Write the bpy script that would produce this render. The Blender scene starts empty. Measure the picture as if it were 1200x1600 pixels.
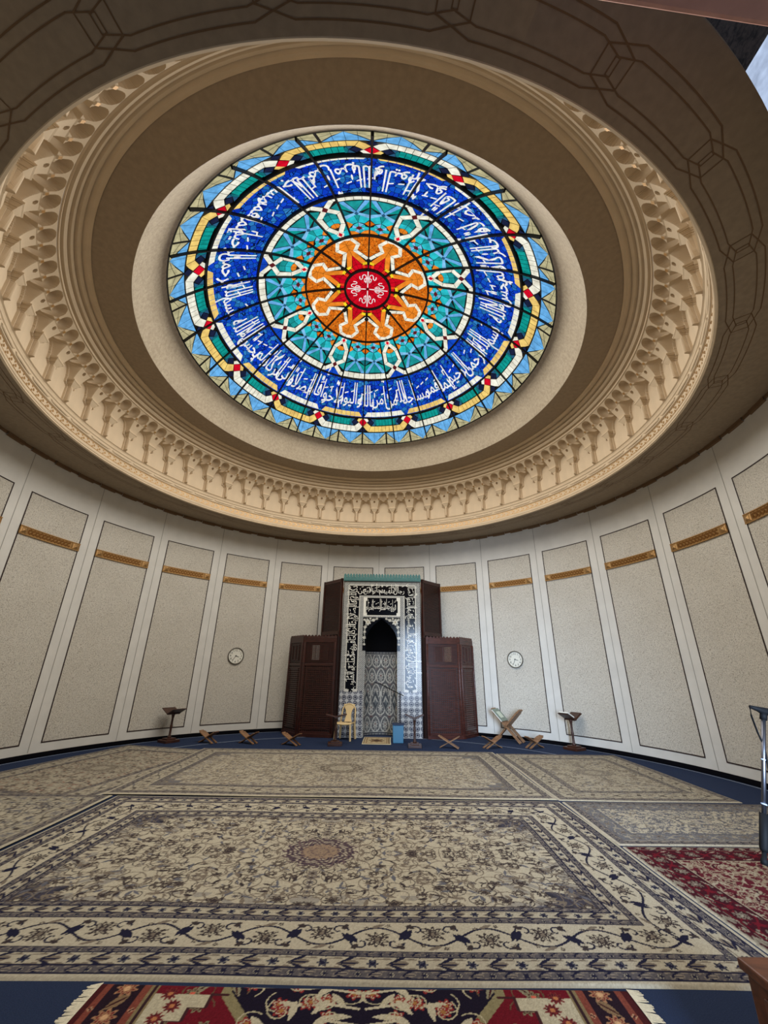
import bpy, bmesh, math, random
import numpy as np
import unicodedata
from mathutils import Vector, Matrix

random.seed(7)
SC = bpy.context.scene
COL = SC.collection
PI = math.pi
rad = math.radians
CX, CY = -0.4646, 6.9627            # axis of the round hall

# ------------------------------------------------------------------ camera
F_PX, PITCH, ROLL, EYE = 628.4, rad(21.417), rad(0.807), 1.70
_fw = Vector((0, math.cos(PITCH), math.sin(PITCH)))
_up = Vector((0, -math.sin(PITCH), math.cos(PITCH)))
_ri = Vector((1, 0, 0))
_r2 = _ri * math.cos(ROLL) + _up * math.sin(ROLL)
_u2 = -_ri * math.sin(ROLL) + _up * math.cos(ROLL)
cam_d = bpy.data.cameras.new('camera')
cam_d.sensor_fit = 'VERTICAL'
cam_d.sensor_height = 36.0
cam_d.sensor_width = 27.0
cam_d.lens = F_PX / 1600 * 36
cam_d.clip_start = 0.05
cam = bpy.data.objects.new('camera', cam_d)
COL.objects.link(cam)
cam.matrix_world = Matrix(((_r2.x, _u2.x, -_fw.x, 0), (_r2.y, _u2.y, -_fw.y, 0),
                           (_r2.z, _u2.z, -_fw.z, EYE), (0, 0, 0, 1)))
SC.camera = cam

# ------------------------------------------------------------------ light and exposure
SC.view_settings.view_transform = 'Standard'
SC.view_settings.look = 'None'
SC.view_settings.exposure = 0.0
SC.view_settings.gamma = 1.0
SC.view_settings.use_curve_mapping = False
world = bpy.data.worlds.new('daylight')
SC.world = world
world.use_nodes = True
world.node_tree.nodes['Background'].inputs[0].default_value = (0.50, 0.62, 0.85, 1)
world.node_tree.nodes['Background'].inputs[1].default_value = 0.2


def area_light(name, loc, target, sx, sy, power, color, shape='RECTANGLE', spread=180):
    d = bpy.data.lights.new(name, 'AREA')
    d.shape = shape
    d.size = sx
    if shape in ('RECTANGLE', 'ELLIPSE'):
        d.size_y = sy
    d.energy = power
    d.color = color
    d.spread = rad(spread)
    o = bpy.data.objects.new(name, d)
    COL.objects.link(o)
    o.location = loc
    o.rotation_euler = (Vector(target) - Vector(loc)).to_track_quat('-Z', 'Y').to_euler()
    return o


# daylight falling through the glass dome
area_light('skylight_daylight', (CX, CY, 8.12), (CX, CY, 0), 7.0, 7.0, 630, (1.0, 0.965, 0.905), 'DISK')
# daylight of the entrance behind the camera
area_light('entrance_daylight', (1.97, -0.55, 1.95), (3.9, 11.6, 0.3), 1.68, 3.8, 175, (0.55, 0.73, 1.0), spread=50)


# ------------------------------------------------------------------ colours and materials
def lin(c):
    c = c / 255.0
    return c / 12.92 if c <= 0.04045 else ((c + 0.055) / 1.055) ** 2.4


def L3(r, g, b):
    return (lin(r), lin(g), lin(b))


def mat(name, rgb, rough=0.6, metal=0.0, spec=0.5, var=0.0, vscale=20.0, bump=0.0, bscale=80.0, coat=0.0):
    m = bpy.data.materials.new(name)
    m.use_nodes = True
    nt = m.node_tree
    b = nt.nodes['Principled BSDF']
    c = L3(*rgb)
    b.inputs['Base Color'].default_value = (*c, 1)
    b.inputs['Roughness'].default_value = rough
    b.inputs['Metallic'].default_value = metal
    b.inputs['Specular IOR Level'].default_value = spec
    b.inputs['Coat Weight'].default_value = coat
    if var or bump:
        tc = nt.nodes.new('ShaderNodeTexCoord')
    if var:
        n = nt.nodes.new('ShaderNodeTexNoise')
        n.inputs['Scale'].default_value = vscale
        n.inputs['Detail'].default_value = 5
        nt.links.new(tc.outputs['Object'], n.inputs['Vector'])
        r = nt.nodes.new('ShaderNodeValToRGB')
        r.color_ramp.elements[0].position = 0.3
        r.color_ramp.elements[1].position = 0.7
        r.color_ramp.elements[0].color = (*[x * (1 - var) for x in c], 1)
        r.color_ramp.elements[1].color = (*[min(1, x * (1 + var)) for x in c], 1)
        nt.links.new(n.outputs['Fac'], r.inputs['Fac'])
        nt.links.new(r.outputs['Color'], b.inputs['Base Color'])
    if bump:
        n2 = nt.nodes.new('ShaderNodeTexNoise')
        n2.inputs['Scale'].default_value = bscale
        n2.inputs['Detail'].default_value = 4
        nt.links.new(tc.outputs['Object'], n2.inputs['Vector'])
        bp = nt.nodes.new('ShaderNodeBump')
        bp.inputs['Strength'].default_value = bump
        bp.inputs['Distance'].default_value = 0.02
        nt.links.new(n2.outputs['Fac'], bp.inputs['Height'])
        nt.links.new(bp.outputs['Normal'], b.inputs['Normal'])
    return m


def wood_mat(name, rgb, dark, rough=0.4, scale=(3, 3, 18)):
    m = mat(name, rgb, rough)
    nt = m.node_tree
    b = nt.nodes['Principled BSDF']
    tc = nt.nodes.new('ShaderNodeTexCoord')
    mp = nt.nodes.new('ShaderNodeMapping')
    mp.inputs['Scale'].default_value = scale
    n = nt.nodes.new('ShaderNodeTexNoise')
    n.inputs['Scale'].default_value = 2.0
    n.inputs['Detail'].default_value = 6
    n.inputs['Distortion'].default_value = 0.8
    r = nt.nodes.new('ShaderNodeValToRGB')
    r.color_ramp.elements[0].position = 0.32
    r.color_ramp.elements[1].position = 0.68
    r.color_ramp.elements[0].color = (*L3(*dark), 1)
    r.color_ramp.elements[1].color = (*L3(*rgb), 1)
    nt.links.new(tc.outputs['Object'], mp.inputs['Vector'])
    nt.links.new(mp.outputs['Vector'], n.inputs['Vector'])
    nt.links.new(n.outputs['Fac'], r.inputs['Fac'])
    nt.links.new(r.outputs['Color'], b.inputs['Base Color'])
    return m


def stone_mat(name, rgb, fleck, scale=26.0, lo=0.40, hi=0.56):
    m = mat(name, rgb, 0.75)
    nt = m.node_tree
    b = nt.nodes['Principled BSDF']
    tc = nt.nodes.new('ShaderNodeTexCoord')
    n = nt.nodes.new('ShaderNodeTexNoise')
    n.inputs['Scale'].default_value = scale
    n.inputs['Detail'].default_value = 8
    n.inputs['Roughness'].default_value = 0.72
    n.inputs['Distortion'].default_value = 0.6
    r = nt.nodes.new('ShaderNodeValToRGB')
    r.color_ramp.elements[0].position = lo
    r.color_ramp.elements[1].position = hi
    r.color_ramp.elements[0].color = (*L3(*fleck), 1)
    r.color_ramp.elements[1].color = (*L3(*rgb), 1)
    n2 = nt.nodes.new('ShaderNodeTexNoise')
    n2.inputs['Scale'].default_value = 1.3
    n2.inputs['Detail'].default_value = 5
    mx = nt.nodes.new('ShaderNodeMix')
    mx.data_type = 'RGBA'
    mx.blend_type = 'MULTIPLY'
    mx.inputs[0].default_value = 0.35
    r2 = nt.nodes.new('ShaderNodeValToRGB')
    r2.color_ramp.elements[0].position = 0.3
    r2.color_ramp.elements[1].position = 0.65
    r2.color_ramp.elements[0].color = (0.80, 0.78, 0.75, 1)
    r2.color_ramp.elements[1].color = (1, 1, 1, 1)
    bp = nt.nodes.new('ShaderNodeBump')
    bp.inputs['Strength'].default_value = 0.35
    bp.inputs['Distance'].default_value = 0.02
    for nn in (n, n2):
        nt.links.new(tc.outputs['Object'], nn.inputs['Vector'])
    nt.links.new(n.outputs['Fac'], r.inputs['Fac'])
    nt.links.new(n2.outputs['Fac'], r2.inputs['Fac'])
    nt.links.new(r.outputs['Color'], mx.inputs[6])
    nt.links.new(r2.outputs['Color'], mx.inputs[7])
    nt.links.new(mx.outputs[2], b.inputs['Base Color'])
    nt.links.new(n.outputs['Fac'], bp.inputs['Height'])
    nt.links.new(bp.outputs['Normal'], b.inputs['Normal'])
    return m


def attr_mat(name, rough=0.9, spec=0.2, bump=0.0, bscale=150):
    m = mat(name, (200, 200, 200), rough, spec=spec, bump=bump, bscale=bscale)
    nt = m.node_tree
    a = nt.nodes.new('ShaderNodeAttribute')
    a.attribute_name = 'Col'
    nt.links.new(a.outputs['Color'], nt.nodes['Principled BSDF'].inputs['Base Color'])
    return m


GLASS_GAIN = 1.0


def glass_mat(name, rgb, gain=1.0):
    """Back-lit coloured glass: gives off the daylight behind it."""
    m = bpy.data.materials.new(name)
    m.use_nodes = True
    nt = m.node_tree
    nt.nodes.clear()
    out = nt.nodes.new('ShaderNodeOutputMaterial')
    em = nt.nodes.new('ShaderNodeEmission')
    tc = nt.nodes.new('ShaderNodeTexCoord')
    n = nt.nodes.new('ShaderNodeTexNoise')
    n.inputs['Scale'].default_value = 9
    n.inputs['Detail'].default_value = 3
    r = nt.nodes.new('ShaderNodeValToRGB')
    c = L3(*rgb)
    r.color_ramp.elements[0].position = 0.3
    r.color_ramp.elements[1].position = 0.7
    r.color_ramp.elements[0].color = (*[x * 0.72 for x in c], 1)
    r.color_ramp.elements[1].color = (*[min(1.0, x * 1.18) for x in c], 1)
    nt.links.new(tc.outputs['Object'], n.inputs['Vector'])
    nt.links.new(n.outputs['Fac'], r.inputs['Fac'])
    nt.links.new(r.outputs['Color'], em.inputs['Color'])
    em.inputs['Strength'].default_value = gain * GLASS_GAIN
    nt.links.new(em.outputs[0], out.inputs['Surface'])
    m.cycles.emission_sampling = 'NONE'
    return m


M = {}
M['plaster'] = mat('smooth_plaster', (210, 206, 196), 0.7, var=0.05, vscale=3)
M['stone'] = stone_mat('travertine', (206, 199, 184), (118, 109, 95), 58, 0.34, 0.52)
M['line'] = mat('dark_line', (38, 18, 14), 0.7)
M['seam'] = mat('grey_joint', (150, 146, 136), 0.8)
M['gold'] = mat('gilt_metal', (176, 136, 84), 0.36, metal=0.55, var=0.15, vscale=30)
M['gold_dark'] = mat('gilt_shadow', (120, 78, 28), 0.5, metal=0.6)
M['stucco'] = mat('carved_stucco', (203, 181, 149), 0.75, var=0.05, vscale=4)
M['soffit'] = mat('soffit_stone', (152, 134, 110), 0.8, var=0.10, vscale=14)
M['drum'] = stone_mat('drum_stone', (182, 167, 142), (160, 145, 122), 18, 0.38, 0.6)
M['brown'] = mat('painted_line', (112, 84, 54), 0.8)
M['carpet'] = mat('blue_carpet', (40, 51, 76), 0.95, spec=0.1, var=0.22, vscale=160, bump=0.5, bscale=400)
M['stripe'] = mat('pale_stripe', (150, 160, 178), 0.95, spec=0.1)
M['skirt'] = mat('black_skirting', (8, 8, 12), 0.9, spec=0.05)
M['wood'] = wood_mat('dark_mahogany', (64, 27, 18), (36, 14, 9), 0.34)
M['wood2'] = wood_mat('reddish_mahogany', (82, 42, 32), (48, 22, 16), 0.24)
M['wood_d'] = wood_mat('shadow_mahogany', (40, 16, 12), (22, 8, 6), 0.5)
M['walnut'] = wood_mat('walnut', (74, 40, 24), (42, 20, 12), 0.42)
M['pale_wood'] = wood_mat('worn_wood', (150, 112, 78), (104, 72, 46), 0.55)
M['box_wood'] = wood_mat('cabinet_wood', (98, 52, 28), (62, 30, 15), 0.45, (2, 14, 14))
M['black'] = mat('black_plastic', (11, 11, 12), 0.7, spec=0.12)
M['chrome'] = mat('chrome_tube', (104, 104, 110), 0.4, metal=1.0)
M['cream'] = mat('cream_plastic', (212, 184, 132), 0.42, spec=0.5)
M['bin'] = mat('blue_plastic', (60, 118, 150), 0.45)
M['bin_d'] = mat('dark_liner', (22, 38, 66), 0.6)
M['white'] = mat('clock_white', (222, 218, 202), 0.5)
M['paper'] = mat('paper', (222, 220, 206), 0.8)
M['tile_w'] = mat('ivory_glaze', (226, 222, 208), 0.15, spec=0.16)
M['tile_k'] = mat('black_glaze', (10, 10, 16), 0.14, spec=0.6)
M['turq'] = mat('turquoise_glaze', (66, 112, 108), 0.3, var=0.2, vscale=18)
M['tile_a'] = attr_mat('painted_tile', 0.15, 0.16)
M['lining'] = attr_mat('matt_tile', 0.6, 0.3)
M['rug'] = attr_mat('woven_wool', 0.95, 0.08, bump=0.25, bscale=260)
M['fringe'] = mat('cream_fringe', (205, 196, 170), 0.95, spec=0.1, var=0.15, vscale=90)
M['steel'] = mat('grey_steel', (96, 90, 80), 0.4, metal=0.6)
M['pink'] = mat('pink_stone', (214, 158, 138), 0.7, var=0.08, vscale=10)
M['lobby'] = stone_mat('lobby_stone', (130, 112, 100), (70, 60, 54), 14)


# ------------------------------------------------------------------ mesh helpers
class MB:
    """Collects shapes, then links them as one mesh object."""

    def __init__(self):
        self.v, self.f, self.mi, self.sm = [], [], [], []

    def add(self, verts, faces, mi=0, smooth=False):
        o = len(self.v)
        self.v += [tuple(p) for p in verts]
        for f in faces:
            self.f.append(tuple(o + i for i in f))
            self.mi.append(mi)
            self.sm.append(smooth)

    def box(self, c, s, mi=0, M_=None, taper=1.0):
        x, y, z = [k / 2 for k in s]
        vs = [Vector((sx * x * (taper if sz > 0 else 1), sy * y * (taper if sz > 0 else 1), sz * z))
              for sz in (-1, 1) for sx, sy in ((-1, -1), (1, -1), (1, 1), (-1, 1))]
        if M_ is not None:
            vs = [M_ @ p for p in vs]
        vs = [p + Vector(c) for p in vs]
        self.add(vs, [(3, 2, 1, 0), (4, 5, 6, 7), (0, 1, 5, 4), (1, 2, 6, 5), (2, 3, 7, 6), (3, 0, 4, 7)], mi)

    def bar(self, a, b, w, h, mi=0, up=(0, 0, 1)):
        a, b = Vector(a), Vector(b)
        d = (b - a).normalized()
        u = Vector(up)
        s = d.cross(u)
        if s.length < 1e-5:
            s = d.cross(Vector((1, 0, 0)))
        s.normalize()
        u = s.cross(d).normalized()
        vs = [p + s * (i * w / 2) + u * (j * h / 2) for p in (a, b) for i, j in ((-1, -1), (1, -1), (1, 1), (-1, 1))]
        self.add(vs, [(3, 2, 1, 0), (4, 5, 6, 7), (0, 1, 5, 4), (1, 2, 6, 5), (2, 3, 7, 6), (3, 0, 4, 7)], mi)

    def tube(self, pts, r, n=8, mi=0):
        pts = [Vector(p) for p in pts]
        rs = r if isinstance(r, (list, tuple)) else [r] * len(pts)
        rings = []
        for i, p in enumerate(pts):
            d = (pts[min(i + 1, len(pts) - 1)] - pts[max(i - 1, 0)]).normalized()
            a = d.cross(Vector((0, 0, 1)))
            if a.length < 1e-3:
                a = d.cross(Vector((1, 0, 0)))
            a.normalize()
            b = d.cross(a)
            rings.append([p + (a * math.cos(2 * PI * k / n) + b * math.sin(2 * PI * k / n)) * rs[i] for k in range(n)])
        vs = [q for ring in rings for q in ring]
        fs = []
        for i in range(len(pts) - 1):
            for k in range(n):
                fs.append((i * n + k, i * n + (k + 1) % n, (i + 1) * n + (k + 1) % n, (i + 1) * n + k))
        fs.append(tuple(range(n - 1, -1, -1)))
        fs.append(tuple((len(pts) - 1) * n + k for k in range(n)))
        self.add(vs, fs, mi, True)

    def lathe(self, prof, c=(0, 0, 0), n=24, mi=0, smooth=True, cap=True):
        vs, fs = [], []
        for (r, z) in prof:
            for k in range(n):
                a = 2 * PI * k / n
                vs.append((c[0] + r * math.cos(a), c[1] + r * math.sin(a), c[2] + z))
        for i in range(len(prof) - 1):
            for k in range(n):
                fs.append((i * n + k, i * n + (k + 1) % n, (i + 1) * n + (k + 1) % n, (i + 1) * n + k))
        if cap:
            fs.append(tuple(range(n - 1, -1, -1)))
            fs.append(tuple((len(prof) - 1) * n + k for k in range(n)))
        self.add(vs, fs, mi, smooth)

    def prism(self, poly, d, mi=0, M_=None):
        """poly (x, z) in the XZ plane, extruded from y = 0 to y = d."""
        n = len(poly)
        vs = [Vector((x, 0, z)) for x, z in poly] + [Vector((x, d, z)) for x, z in poly]
        if M_ is not None:
            vs = [M_ @ p for p in vs]
        fs = [tuple(range(n)), tuple(range(2 * n - 1, n - 1, -1))]
        for i in range(n):
            j = (i + 1) % n
            fs.append((j, i, n + i, n + j))
        self.add(vs, fs, mi)

    def arc(self, prof, a0, a1, n, mi=0, smooth=False, c=(CX, CY)):
        """profile (r, z) swept about the hall axis from a0 to a1 degrees, open strip."""
        vs, fs = [], []
        m = len(prof)
        for k in range(n + 1):
            a = rad(a0 + (a1 - a0) * k / n)
            for r, z in prof:
                vs.append((c[0] + r * math.cos(a), c[1] + r * math.sin(a), z))
        for k in range(n):
            for i in range(m - 1):
                fs.append((k * m + i, k * m + i + 1, (k + 1) * m + i + 1, (k + 1) * m + i))
        self.add(vs, fs, mi, smooth)

    def build(self, name, mats, parent=None, bevel=0.0, loc=None):
        me = bpy.data.meshes.new(name)
        me.from_pydata([tuple(p) for p in self.v], [], self.f)
        for m in (mats if isinstance(mats, (list, tuple)) else [mats]):
            me.materials.append(m)
        me.polygons.foreach_set('material_index', self.mi)
        me.polygons.foreach_set('use_smooth', self.sm)
        me.update()
        o = bpy.data.objects.new(name, me)
        COL.objects.link(o)
        if parent is not None:
            o.parent = parent
        if loc is not None:
            o.location = loc
        if bevel:
            b = o.modifiers.new('bevel', 'BEVEL')
            b.width = bevel
            b.segments = 2
            b.limit_method = 'ANGLE'
        return o


def tag(o, label=None, cat=None, group=None, kind=None):
    for k, v in (('label', label), ('category', cat), ('group', group), ('kind', kind)):
        if v:
            o[k] = v
    return o


def thing(name, label, cat, loc=(0, 0, 0), rz=0.0, group=None, kind=None):
    o = bpy.data.objects.new(name, None)
    o.empty_display_size = 0.1
    COL.objects.link(o)
    o.location = loc
    o.rotation_euler = (0, 0, rz)
    return tag(o, label, cat, group, kind)


def dup(root, loc, rz, label):
    r = root.copy()
    COL.objects.link(r)
    r.location = loc
    r.rotation_euler = (0, 0, rz)
    r['label'] = label
    for ch in list(root.children):
        c = ch.copy()
        COL.objects.link(c)
        c.parent = r
        for g in list(ch.children):
            d = g.copy()
            COL.objects.link(d)
            d.parent = c
    return r


def pol(r, a):
    return (CX + r * math.cos(rad(a)), CY + r * math.sin(rad(a)))


# ------------------------------------------------------------------ writing
_FORMS = {}
for _cp in list(range(0xFE70, 0xFEFD)):
    _d = unicodedata.decomposition(chr(_cp)).split()
    if len(_d) >= 2 and _d[0][0] == '<':
        _FORMS.setdefault(''.join(chr(int(x, 16)) for x in _d[1:]), {})[_d[0][1:-1]] = chr(_cp)


def shape_arabic(word):
    """letters of one word as contextual glyphs, in left-to-right drawing order"""
    units, i = [], 0
    while i < len(word):
        if word[i] == '\u0644' and i + 1 < len(word) and word[i:i + 2] in _FORMS:
            units.append(word[i:i + 2])
            i += 2
        else:
            units.append(word[i])
            i += 1
    out, joined = [], False
    for k, u in enumerate(units):
        f = _FORMS.get(u, {})
        nxt = units[k + 1] if k + 1 < len(units) else None
        nf = _FORMS.get(nxt, {}) if nxt else {}
        can_next = ('initial' in f) and bool(nf) and ('final' in nf)
        if joined and can_next:
            g = f.get('medial', f.get('final', u))
        elif joined:
            g = f.get('final', f.get('isolated', u))
        elif can_next:
            g = f.get('initial', u)
        else:
            g = f.get('isolated', u)
        out.append(g)
        joined = can_next
    return ''.join(reversed(out))


_TXT = {}


def text_mesh(s, res=2, bold=0.0):
    """outline of a written string in the built-in font: (verts Nx2, faces)"""
    if (s, bold) in _TXT:
        return _TXT[(s, bold)]
    cu = bpy.data.curves.new('writing', 'FONT')
    cu.body = s
    cu.resolution_u = res
    cu.offset = bold
    o = bpy.data.objects.new('writing', cu)
    COL.objects.link(o)
    dg = bpy.context.evaluated_depsgraph_get()
    me = o.evaluated_get(dg).to_mesh()
    v = np.array([tuple(p.co)[:2] for p in me.vertices], float).reshape(-1, 2)
    f = [tuple(p.vertices) for p in me.polygons]
    o.evaluated_get(dg).to_mesh_clear()
    bpy.data.objects.remove(o)
    bpy.data.curves.remove(cu)
    _TXT[(s, bold)] = (v, f)
    return v, f


def tall(y):
    """keeps the bowls low and draws the upright strokes tall"""
    return np.where(y > 0.36, 0.36 * 0.62 + (y - 0.36) * 1.75, y * 0.62)


def write_line(words, width, overlap=0.82, bold=0.0):
    """Arabic line running right to left; x from 0 (right) to -width, y baseline 0, tall strokes about 0.7."""
    items = []
    for w in words:
        v, f = text_mesh(shape_arabic(w), 2, bold)
        if len(v):
            items.append((v, f, v[:, 0].min(), v[:, 0].max()))
    tot = sum(i[3] - i[2] for i in items) + 0.05 * len(items)
    k = width / (tot * overlap)
    x = 0.0
    V, Fs, n, tick = [], [], 0, []
    for j, (v, f, a, b) in enumerate(items):
        w = (b - a + 0.05) * k
        q = np.empty_like(v)
        q[:, 0] = x - (b - v[:, 0]) * k
        q[:, 1] = tall(v[:, 1]) + (0.06 if j % 2 else -0.02)
        V.append(q)
        Fs += [tuple(n + t for t in ff) for ff in f]
        n += len(v)
        for s in range(max(1, int(w / (0.62 * k)))):
            if (s * 7 + j * 5) % 4 == 3:
                continue
            tick.append((x - w * overlap * (s + 0.5) / max(1, int(w / (0.62 * k))), (0.58, 0.42, 0.50, -0.24)[(s * 3 + j) % 4]))
        x -= w * overlap
    # vowel strokes
    for tx, ty in tick:
        s = 0.11 * k * 1.6
        V.append(np.array([(tx - s, ty), (tx + s, ty + 0.06), (tx + s, ty + 0.11), (tx - s, ty + 0.05)]))
        Fs.append((n, n + 1, n + 2, n + 3))
        n += 4
    return np.vstack(V), Fs


# ------------------------------------------------------------------ painted patterns (woven or glazed), drawn in metres
class Canvas:
    def __init__(self, W, H, px, bg):
        self.W, self.H, self.px = W, H, px
        self.nx, self.ny = max(2, int(round(W / px))) + 1, max(2, int(round(H / px))) + 1
        self.a = np.empty((self.ny, self.nx, 3))
        self.a[:] = bg
        self.xs = np.linspace(0, W, self.nx)
        self.ys = np.linspace(0, H, self.ny)

    def win(self, x0, x1, y0, y1):
        i0 = max(0, int(math.floor(x0 / self.W * (self.nx - 1))))
        i1 = min(self.nx, int(math.ceil(x1 / self.W * (self.nx - 1))) + 1)
        j0 = max(0, int(math.floor(y0 / self.H * (self.ny - 1))))
        j1 = min(self.ny, int(math.ceil(y1 / self.H * (self.ny - 1))) + 1)
        if i0 >= i1 or j0 >= j1:
            return None
        X, Y = np.meshgrid(self.xs[i0:i1], self.ys[j0:j1])
        return self.a[j0:j1, i0:i1], X, Y

    def rect(self, x0, y0, x1, y1, col):
        w = self.win(x0, x1, y0, y1)
        if w:
            w[0][(w[1] >= x0) & (w[1] <= x1) & (w[2] >= y0) & (w[2] <= y1)] = col

    def frame(self, d0, d1, col):
        X, Y = np.meshgrid(self.xs, self.ys)
        d = np.minimum(np.minimum(X, self.W - X), np.minimum(Y, self.H - Y))
        self.a[(d >= d0) & (d < d1)] = col

    def rosette(self, x, y, R, n, c1, c2, c3, rot=0.0, sq=1.0):
        w = self.win(x - R * 1.1, x + R * 1.1, y - R * 1.1, y + R * 1.1)
        if not w:
            return
        a, X, Y = w
        dx, dy = X - x, (Y - y) / sq
        r = np.hypot(dx, dy) / R
        t = np.arctan2(dy, dx) + rot
        e = 0.78 + 0.2 * np.cos(n * t)
        a[r < e] = c1
        a[r < e * 0.72] = c2
        a[r < e * 0.55] = c1
        a[r < 0.28] = c3

    def leaf(self, x, y, L, wd, ang, col, vein=None):
        w = self.win(x - L, x + L, y - L, y + L)
        if not w:
            return
        a, X, Y = w
        u = (X - x) * math.cos(ang) + (Y - y) * math.sin(ang)
        v = -(X - x) * math.sin(ang) + (Y - y) * math.cos(ang)
        t = u / L
        e = wd * np.clip(1 - (2 * t) ** 2, 0, None) * (1 + 0.5 * t)
        a[(np.abs(v - 0.25 * wd * np.sin(3 * t)) < e) & (np.abs(t) < .5)] = col
        if vein is not None:
            a[(np.abs(v) < e * 0.25) & (np.abs(t) < .4)] = vein

    def stroke(self, pts, wd, col):
        for (x0, y0), (x1, y1) in zip(pts[:-1], pts[1:]):
            w = self.win(min(x0, x1) - wd, max(x0, x1) + wd, min(y0, y1) - wd, max(y0, y1) + wd)
            if not w:
                continue
            a, X, Y = w
            dx, dy = x1 - x0, y1 - y0
            q = dx * dx + dy * dy + 1e-12
            t = np.clip(((X - x0) * dx + (Y - y0) * dy) / q, 0, 1)
            a[np.hypot(X - x0 - t * dx, Y - y0 - t * dy) < wd / 2] = col

    def curl(self, x, y, R, ang, turn, wd, col, n=12, k=0.75):
        p = []
        for i in range(n + 1):
            t = i / n
            r = R * (1 - k * t)
            p.append((x + r * math.cos(ang + turn * t), y + r * math.sin(ang + turn * t)))
        self.stroke(p, wd, col)

    def mirror4(self):
        ny, nx = self.ny, self.nx
        self.a[:, nx - nx // 2:] = self.a[:, :nx // 2][:, ::-1]
        self.a[ny - ny // 2:] = self.a[:ny // 2][::-1]

    def noise(self, amt, rng):
        self.a *= 1 + amt * rng.standard_normal((self.ny, self.nx, 1))
        np.clip(self.a, 0, 1, out=self.a)


def grid_mesh(name, P, colors, material, parent=None):
    """P: (ny, nx, 3) positions, colors: (ny, nx, 3) linear"""
    ny, nx = P.shape[:2]
    me = bpy.data.meshes.new(name)
    nv = nx * ny
    me.vertices.add(nv)
    me.vertices.foreach_set('co', P.reshape(-1).astype(np.float32))
    idx = np.arange(nv).reshape(ny, nx)
    q = np.stack([idx[:-1, :-1], idx[:-1, 1:], idx[1:, 1:], idx[1:, :-1]], -1).reshape(-1, 4)
    nf = len(q)
    me.loops.add(nf * 4)
    me.loops.foreach_set('vertex_index', q.reshape(-1).astype(np.int32))
    me.polygons.add(nf)
    me.polygons.foreach_set('loop_start', (np.arange(nf) * 4).astype(np.int32))
    try:
        me.polygons.foreach_set('loop_total', np.full(nf, 4, np.int32))
    except Exception:
        pass
    at = me.color_attributes.new('Col', 'FLOAT_COLOR', 'POINT')
    c4 = np.ones((nv, 4), np.float32)
    c4[:, :3] = colors.reshape(-1, 3)
    at.data.foreach_set('color', c4.reshape(-1))
    me.materials.append(material)
    me.update(calc_edges=True)
    me.validate()
    o = bpy.data.objects.new(name, me)
    COL.objects.link(o)
    if parent is not None:
        o.parent = parent
    return o


# ================================================================== THE HALL
# ---- floor
mb = MB()
mb.box((0, 5.5, -0.06), (17, 18, 0.12))
floor = tag(mb.build('floor', M['carpet']), 'plain dark blue carpet covering the floor of the round hall', 'floor', kind='structure')
mb = MB()
mb.arc([(5.415, 0.004), (5.445, 0.004)], 20, 160, 90)
mb.arc([(6.585, 0.004), (6.61, 0.004)], -40, 220, 130)
mb.build('carpet_stripe', M['stripe'], floor)

# ---- wall
WR = 6.70
A_R, A_L = -62.7, 252.3
mb = MB()
mb.arc([(WR, 0), (WR, 5.84)], A_R, A_L, 252, smooth=True)
mb.arc([(WR + 0.25, 0), (WR + 0.25, 5.84)], A_R, A_L, 120, smooth=True)
for a in (A_R, A_L):
    x0, y0 = pol(WR, a)
    x1, y1 = pol(WR + 0.25, a)
    mb.add([(x0, y0, 0), (x1, y1, 0), (x1, y1, 5.84), (x0, y0, 5.84)], [(0, 1, 2, 3)])
wall = tag(mb.build('wall_back', M['plaster']), 'curved cream plaster wall with tall stone panels', 'wall', kind='structure')


def patch(mb, r, a0, a1, z0, z1, n=8, mi=0, thick=0.0):
    mb.arc([(r, z0), (r, z1)], a0, a1, n, mi, True)


mb_s = MB()
for k in range(21):
    a = 87.3 + 15 * (k - 10)
    if a < A_R + 1 or a > A_L - 1:
        continue
    patch(mb_s, WR - 0.002, a - 0.06, a + 0.06, 0.1, 5.8, 1)
mb_s.build('wall_joint', M['seam'], wall)


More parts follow.
